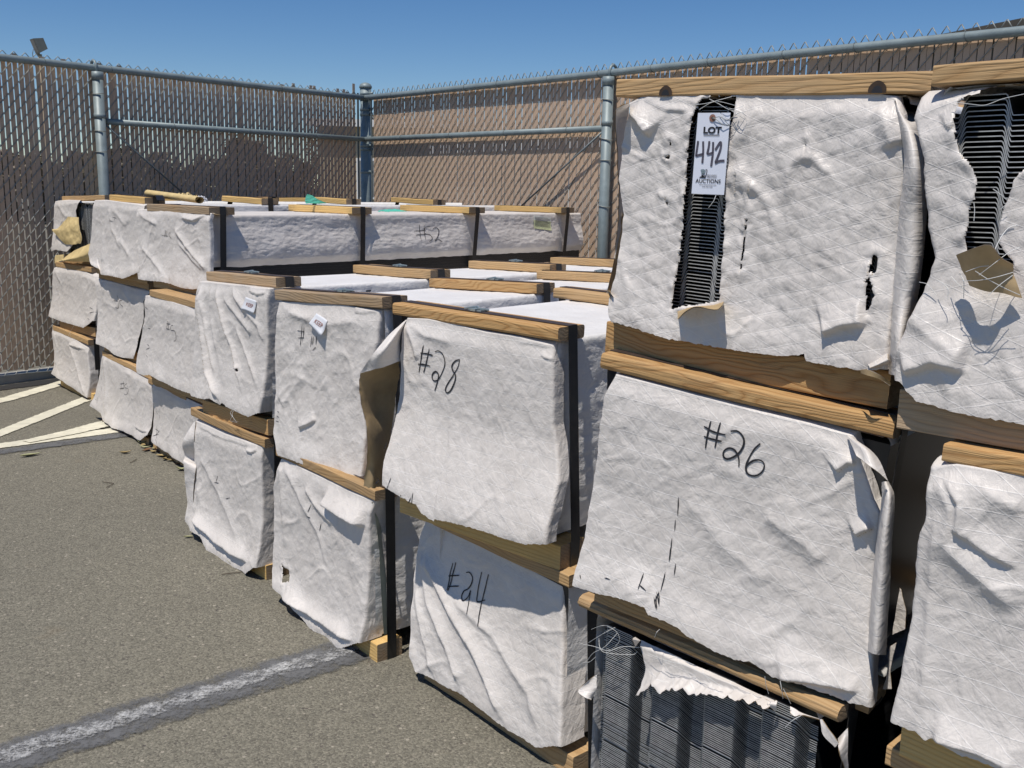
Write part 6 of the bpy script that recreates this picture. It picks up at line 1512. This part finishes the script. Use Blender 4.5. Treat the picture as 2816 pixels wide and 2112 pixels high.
def house(name, label, cat, x0, y0, yaw, w, d, h, wall, roof, fascia=.16, wins=(), over=.25, trim='trim_white'):
    r = empty(name, Matrix.Translation((x0, y0, 0)) @ Matrix.Rotation(yaw, 4, 'Z')); tag(r, label, cat)
    mb = MB(); mb.box((0, 0, -.1), (w, d, h)); mb.build('wall', r, (wall,))
    mb = MB(); mb.box((-over, -over, h), (w + over, d + over, h + .10)); rf = mb.build('roof', r, (roof,))
    mb = MB(); mb.box((-over - .012, -over - .02, h - fascia + .10), (w + over + .012, -over - .001, h + .115)); mb.build('fascia', rf, (trim,))
    for (a_, b_, c_, d_) in wins:
        mb = MB(); mb.box((a_ - .06, -.03, b_ - .06), (c_ + .06, -.001, d_ + .06)); fr_ = mb.build('window', r, ('trim_white',))
        mb = MB(); mb.box((a_, -.036, b_), (c_, -.031, d_)); mb.build('pane', fr_, ('lamp_glass',))
    return r


house('storage_building', 'cream low building with a white roof edge beyond the corner post', 'building', -5.0, 25.4, .05, 7.0, 5.0, 2.68, 'stucco', 'roof_dark', wins=((1.0, .9, 2.0, 1.8), (4, .9, 5, 1.8)))
house('storage_building', 'long pale low building behind the sunlit slats', 'building', -1.5, 21.4, -.98, 11.0, 4.0, 1.92, 'stucco_pale', 'roof_dark', wins=((2, .9, 3, 1.6), (6, .9, 7, 1.6)))
house('storage_building', 'dark roofed shed glimpsed through the slats at the high rail end', 'shed', 3.7, 11.6, -1.25, 5.2, 4.0, 2.55, 'roof_dark', 'roof_dark', fascia=.08, trim='roof_dark')


def tree(label, x, y, h, rad, seed, mat, trunk_h, group):
    R = np.random.default_rng(seed)
    r = empty('tree', loc=(x, y, 0)); tag(r, label, 'tree', group)
    mb = MB()
    mb.tube([(0, 0, -.05), (.03, .02, trunk_h * .5), (-.04, .03, trunk_h), (.02, 0, h * .75)], [.10, .085, .06, .02], 8)
    for i in range(6):
        a_ = R.uniform(0, 6.28); z0 = trunk_h * R.uniform(.5, 1.0)
        mb.tube([(0, 0, z0), (.4 * rad * math.cos(a_), .4 * rad * math.sin(a_), z0 + .25 * h * .5), (.8 * rad * math.cos(a_), .8 * rad * math.sin(a_), z0 + .35 * h)], [.035, .022, .008], 6)
    mb.build('trunk', r, ('bark',), True)
    nb = 22; cl = np.c_[R.uniform(-1, 1, nb) * rad * .75, R.uniform(-1, 1, nb) * rad * .5, R.uniform(.12, .86, nb) * h]; cr_ = R.uniform(.22, .42, nb) * min(rad, h * .5) * 1.1
    n = 9000; ci = R.integers(0, nb, n); dr = R.normal(size=(n, 3)); dr /= np.linalg.norm(dr, axis=1, keepdims=True)
    c = cl[ci] + dr * (cr_[ci] * R.uniform(.55, 1.08, n) ** .5)[:, None]
    c = c[c[:, 2] > .08]; n = len(c)
    a1 = R.normal(size=(n, 3)); a1 /= np.linalg.norm(a1, axis=1, keepdims=True); a2 = np.cross(a1, R.normal(size=(n, 3))); a2 /= np.linalg.norm(a2, axis=1, keepdims=True)
    s_ = R.uniform(.05, .10, n)[:, None]
    V = np.stack([c - a1 * s_, c + a2 * s_ * .45, c + a1 * s_, c - a2 * s_ * .45], 1).reshape(-1, 3)
    mesh('crown', V, np.arange(4 * n).reshape(-1, 4), r, (mat,))
    return r


tl_ = 'dark bushy tree beyond the shaded fence, seen only through the slat gaps'
for i, (x, y, h, rad) in enumerate([(-13.5, 26.8, 1.85, 1.5), (-12.3, 27.3, 1.95, 1.2), (-11.6, 27.6, 2.25, .8), (-10.6, 28.0, 2.15, 1.0), (-9.7, 28.4, 1.75, .8), (-8.5, 28.75, 2.25, .85), (-7.6, 29.0, 2.65, .75), (-6.7, 29.2, 2.0, .9)]):
    tree(tl_, x, y, h, rad, 40 + i, 'leaf_dark' if i % 2 else 'leaf_green', .5, 'trees beyond the shaded fence')
tree('taller dark tree rising behind the cream building by the corner post', -4.2, 32.5, 3.3, 2.6, 61, 'leaf_dark', 1.2, None)
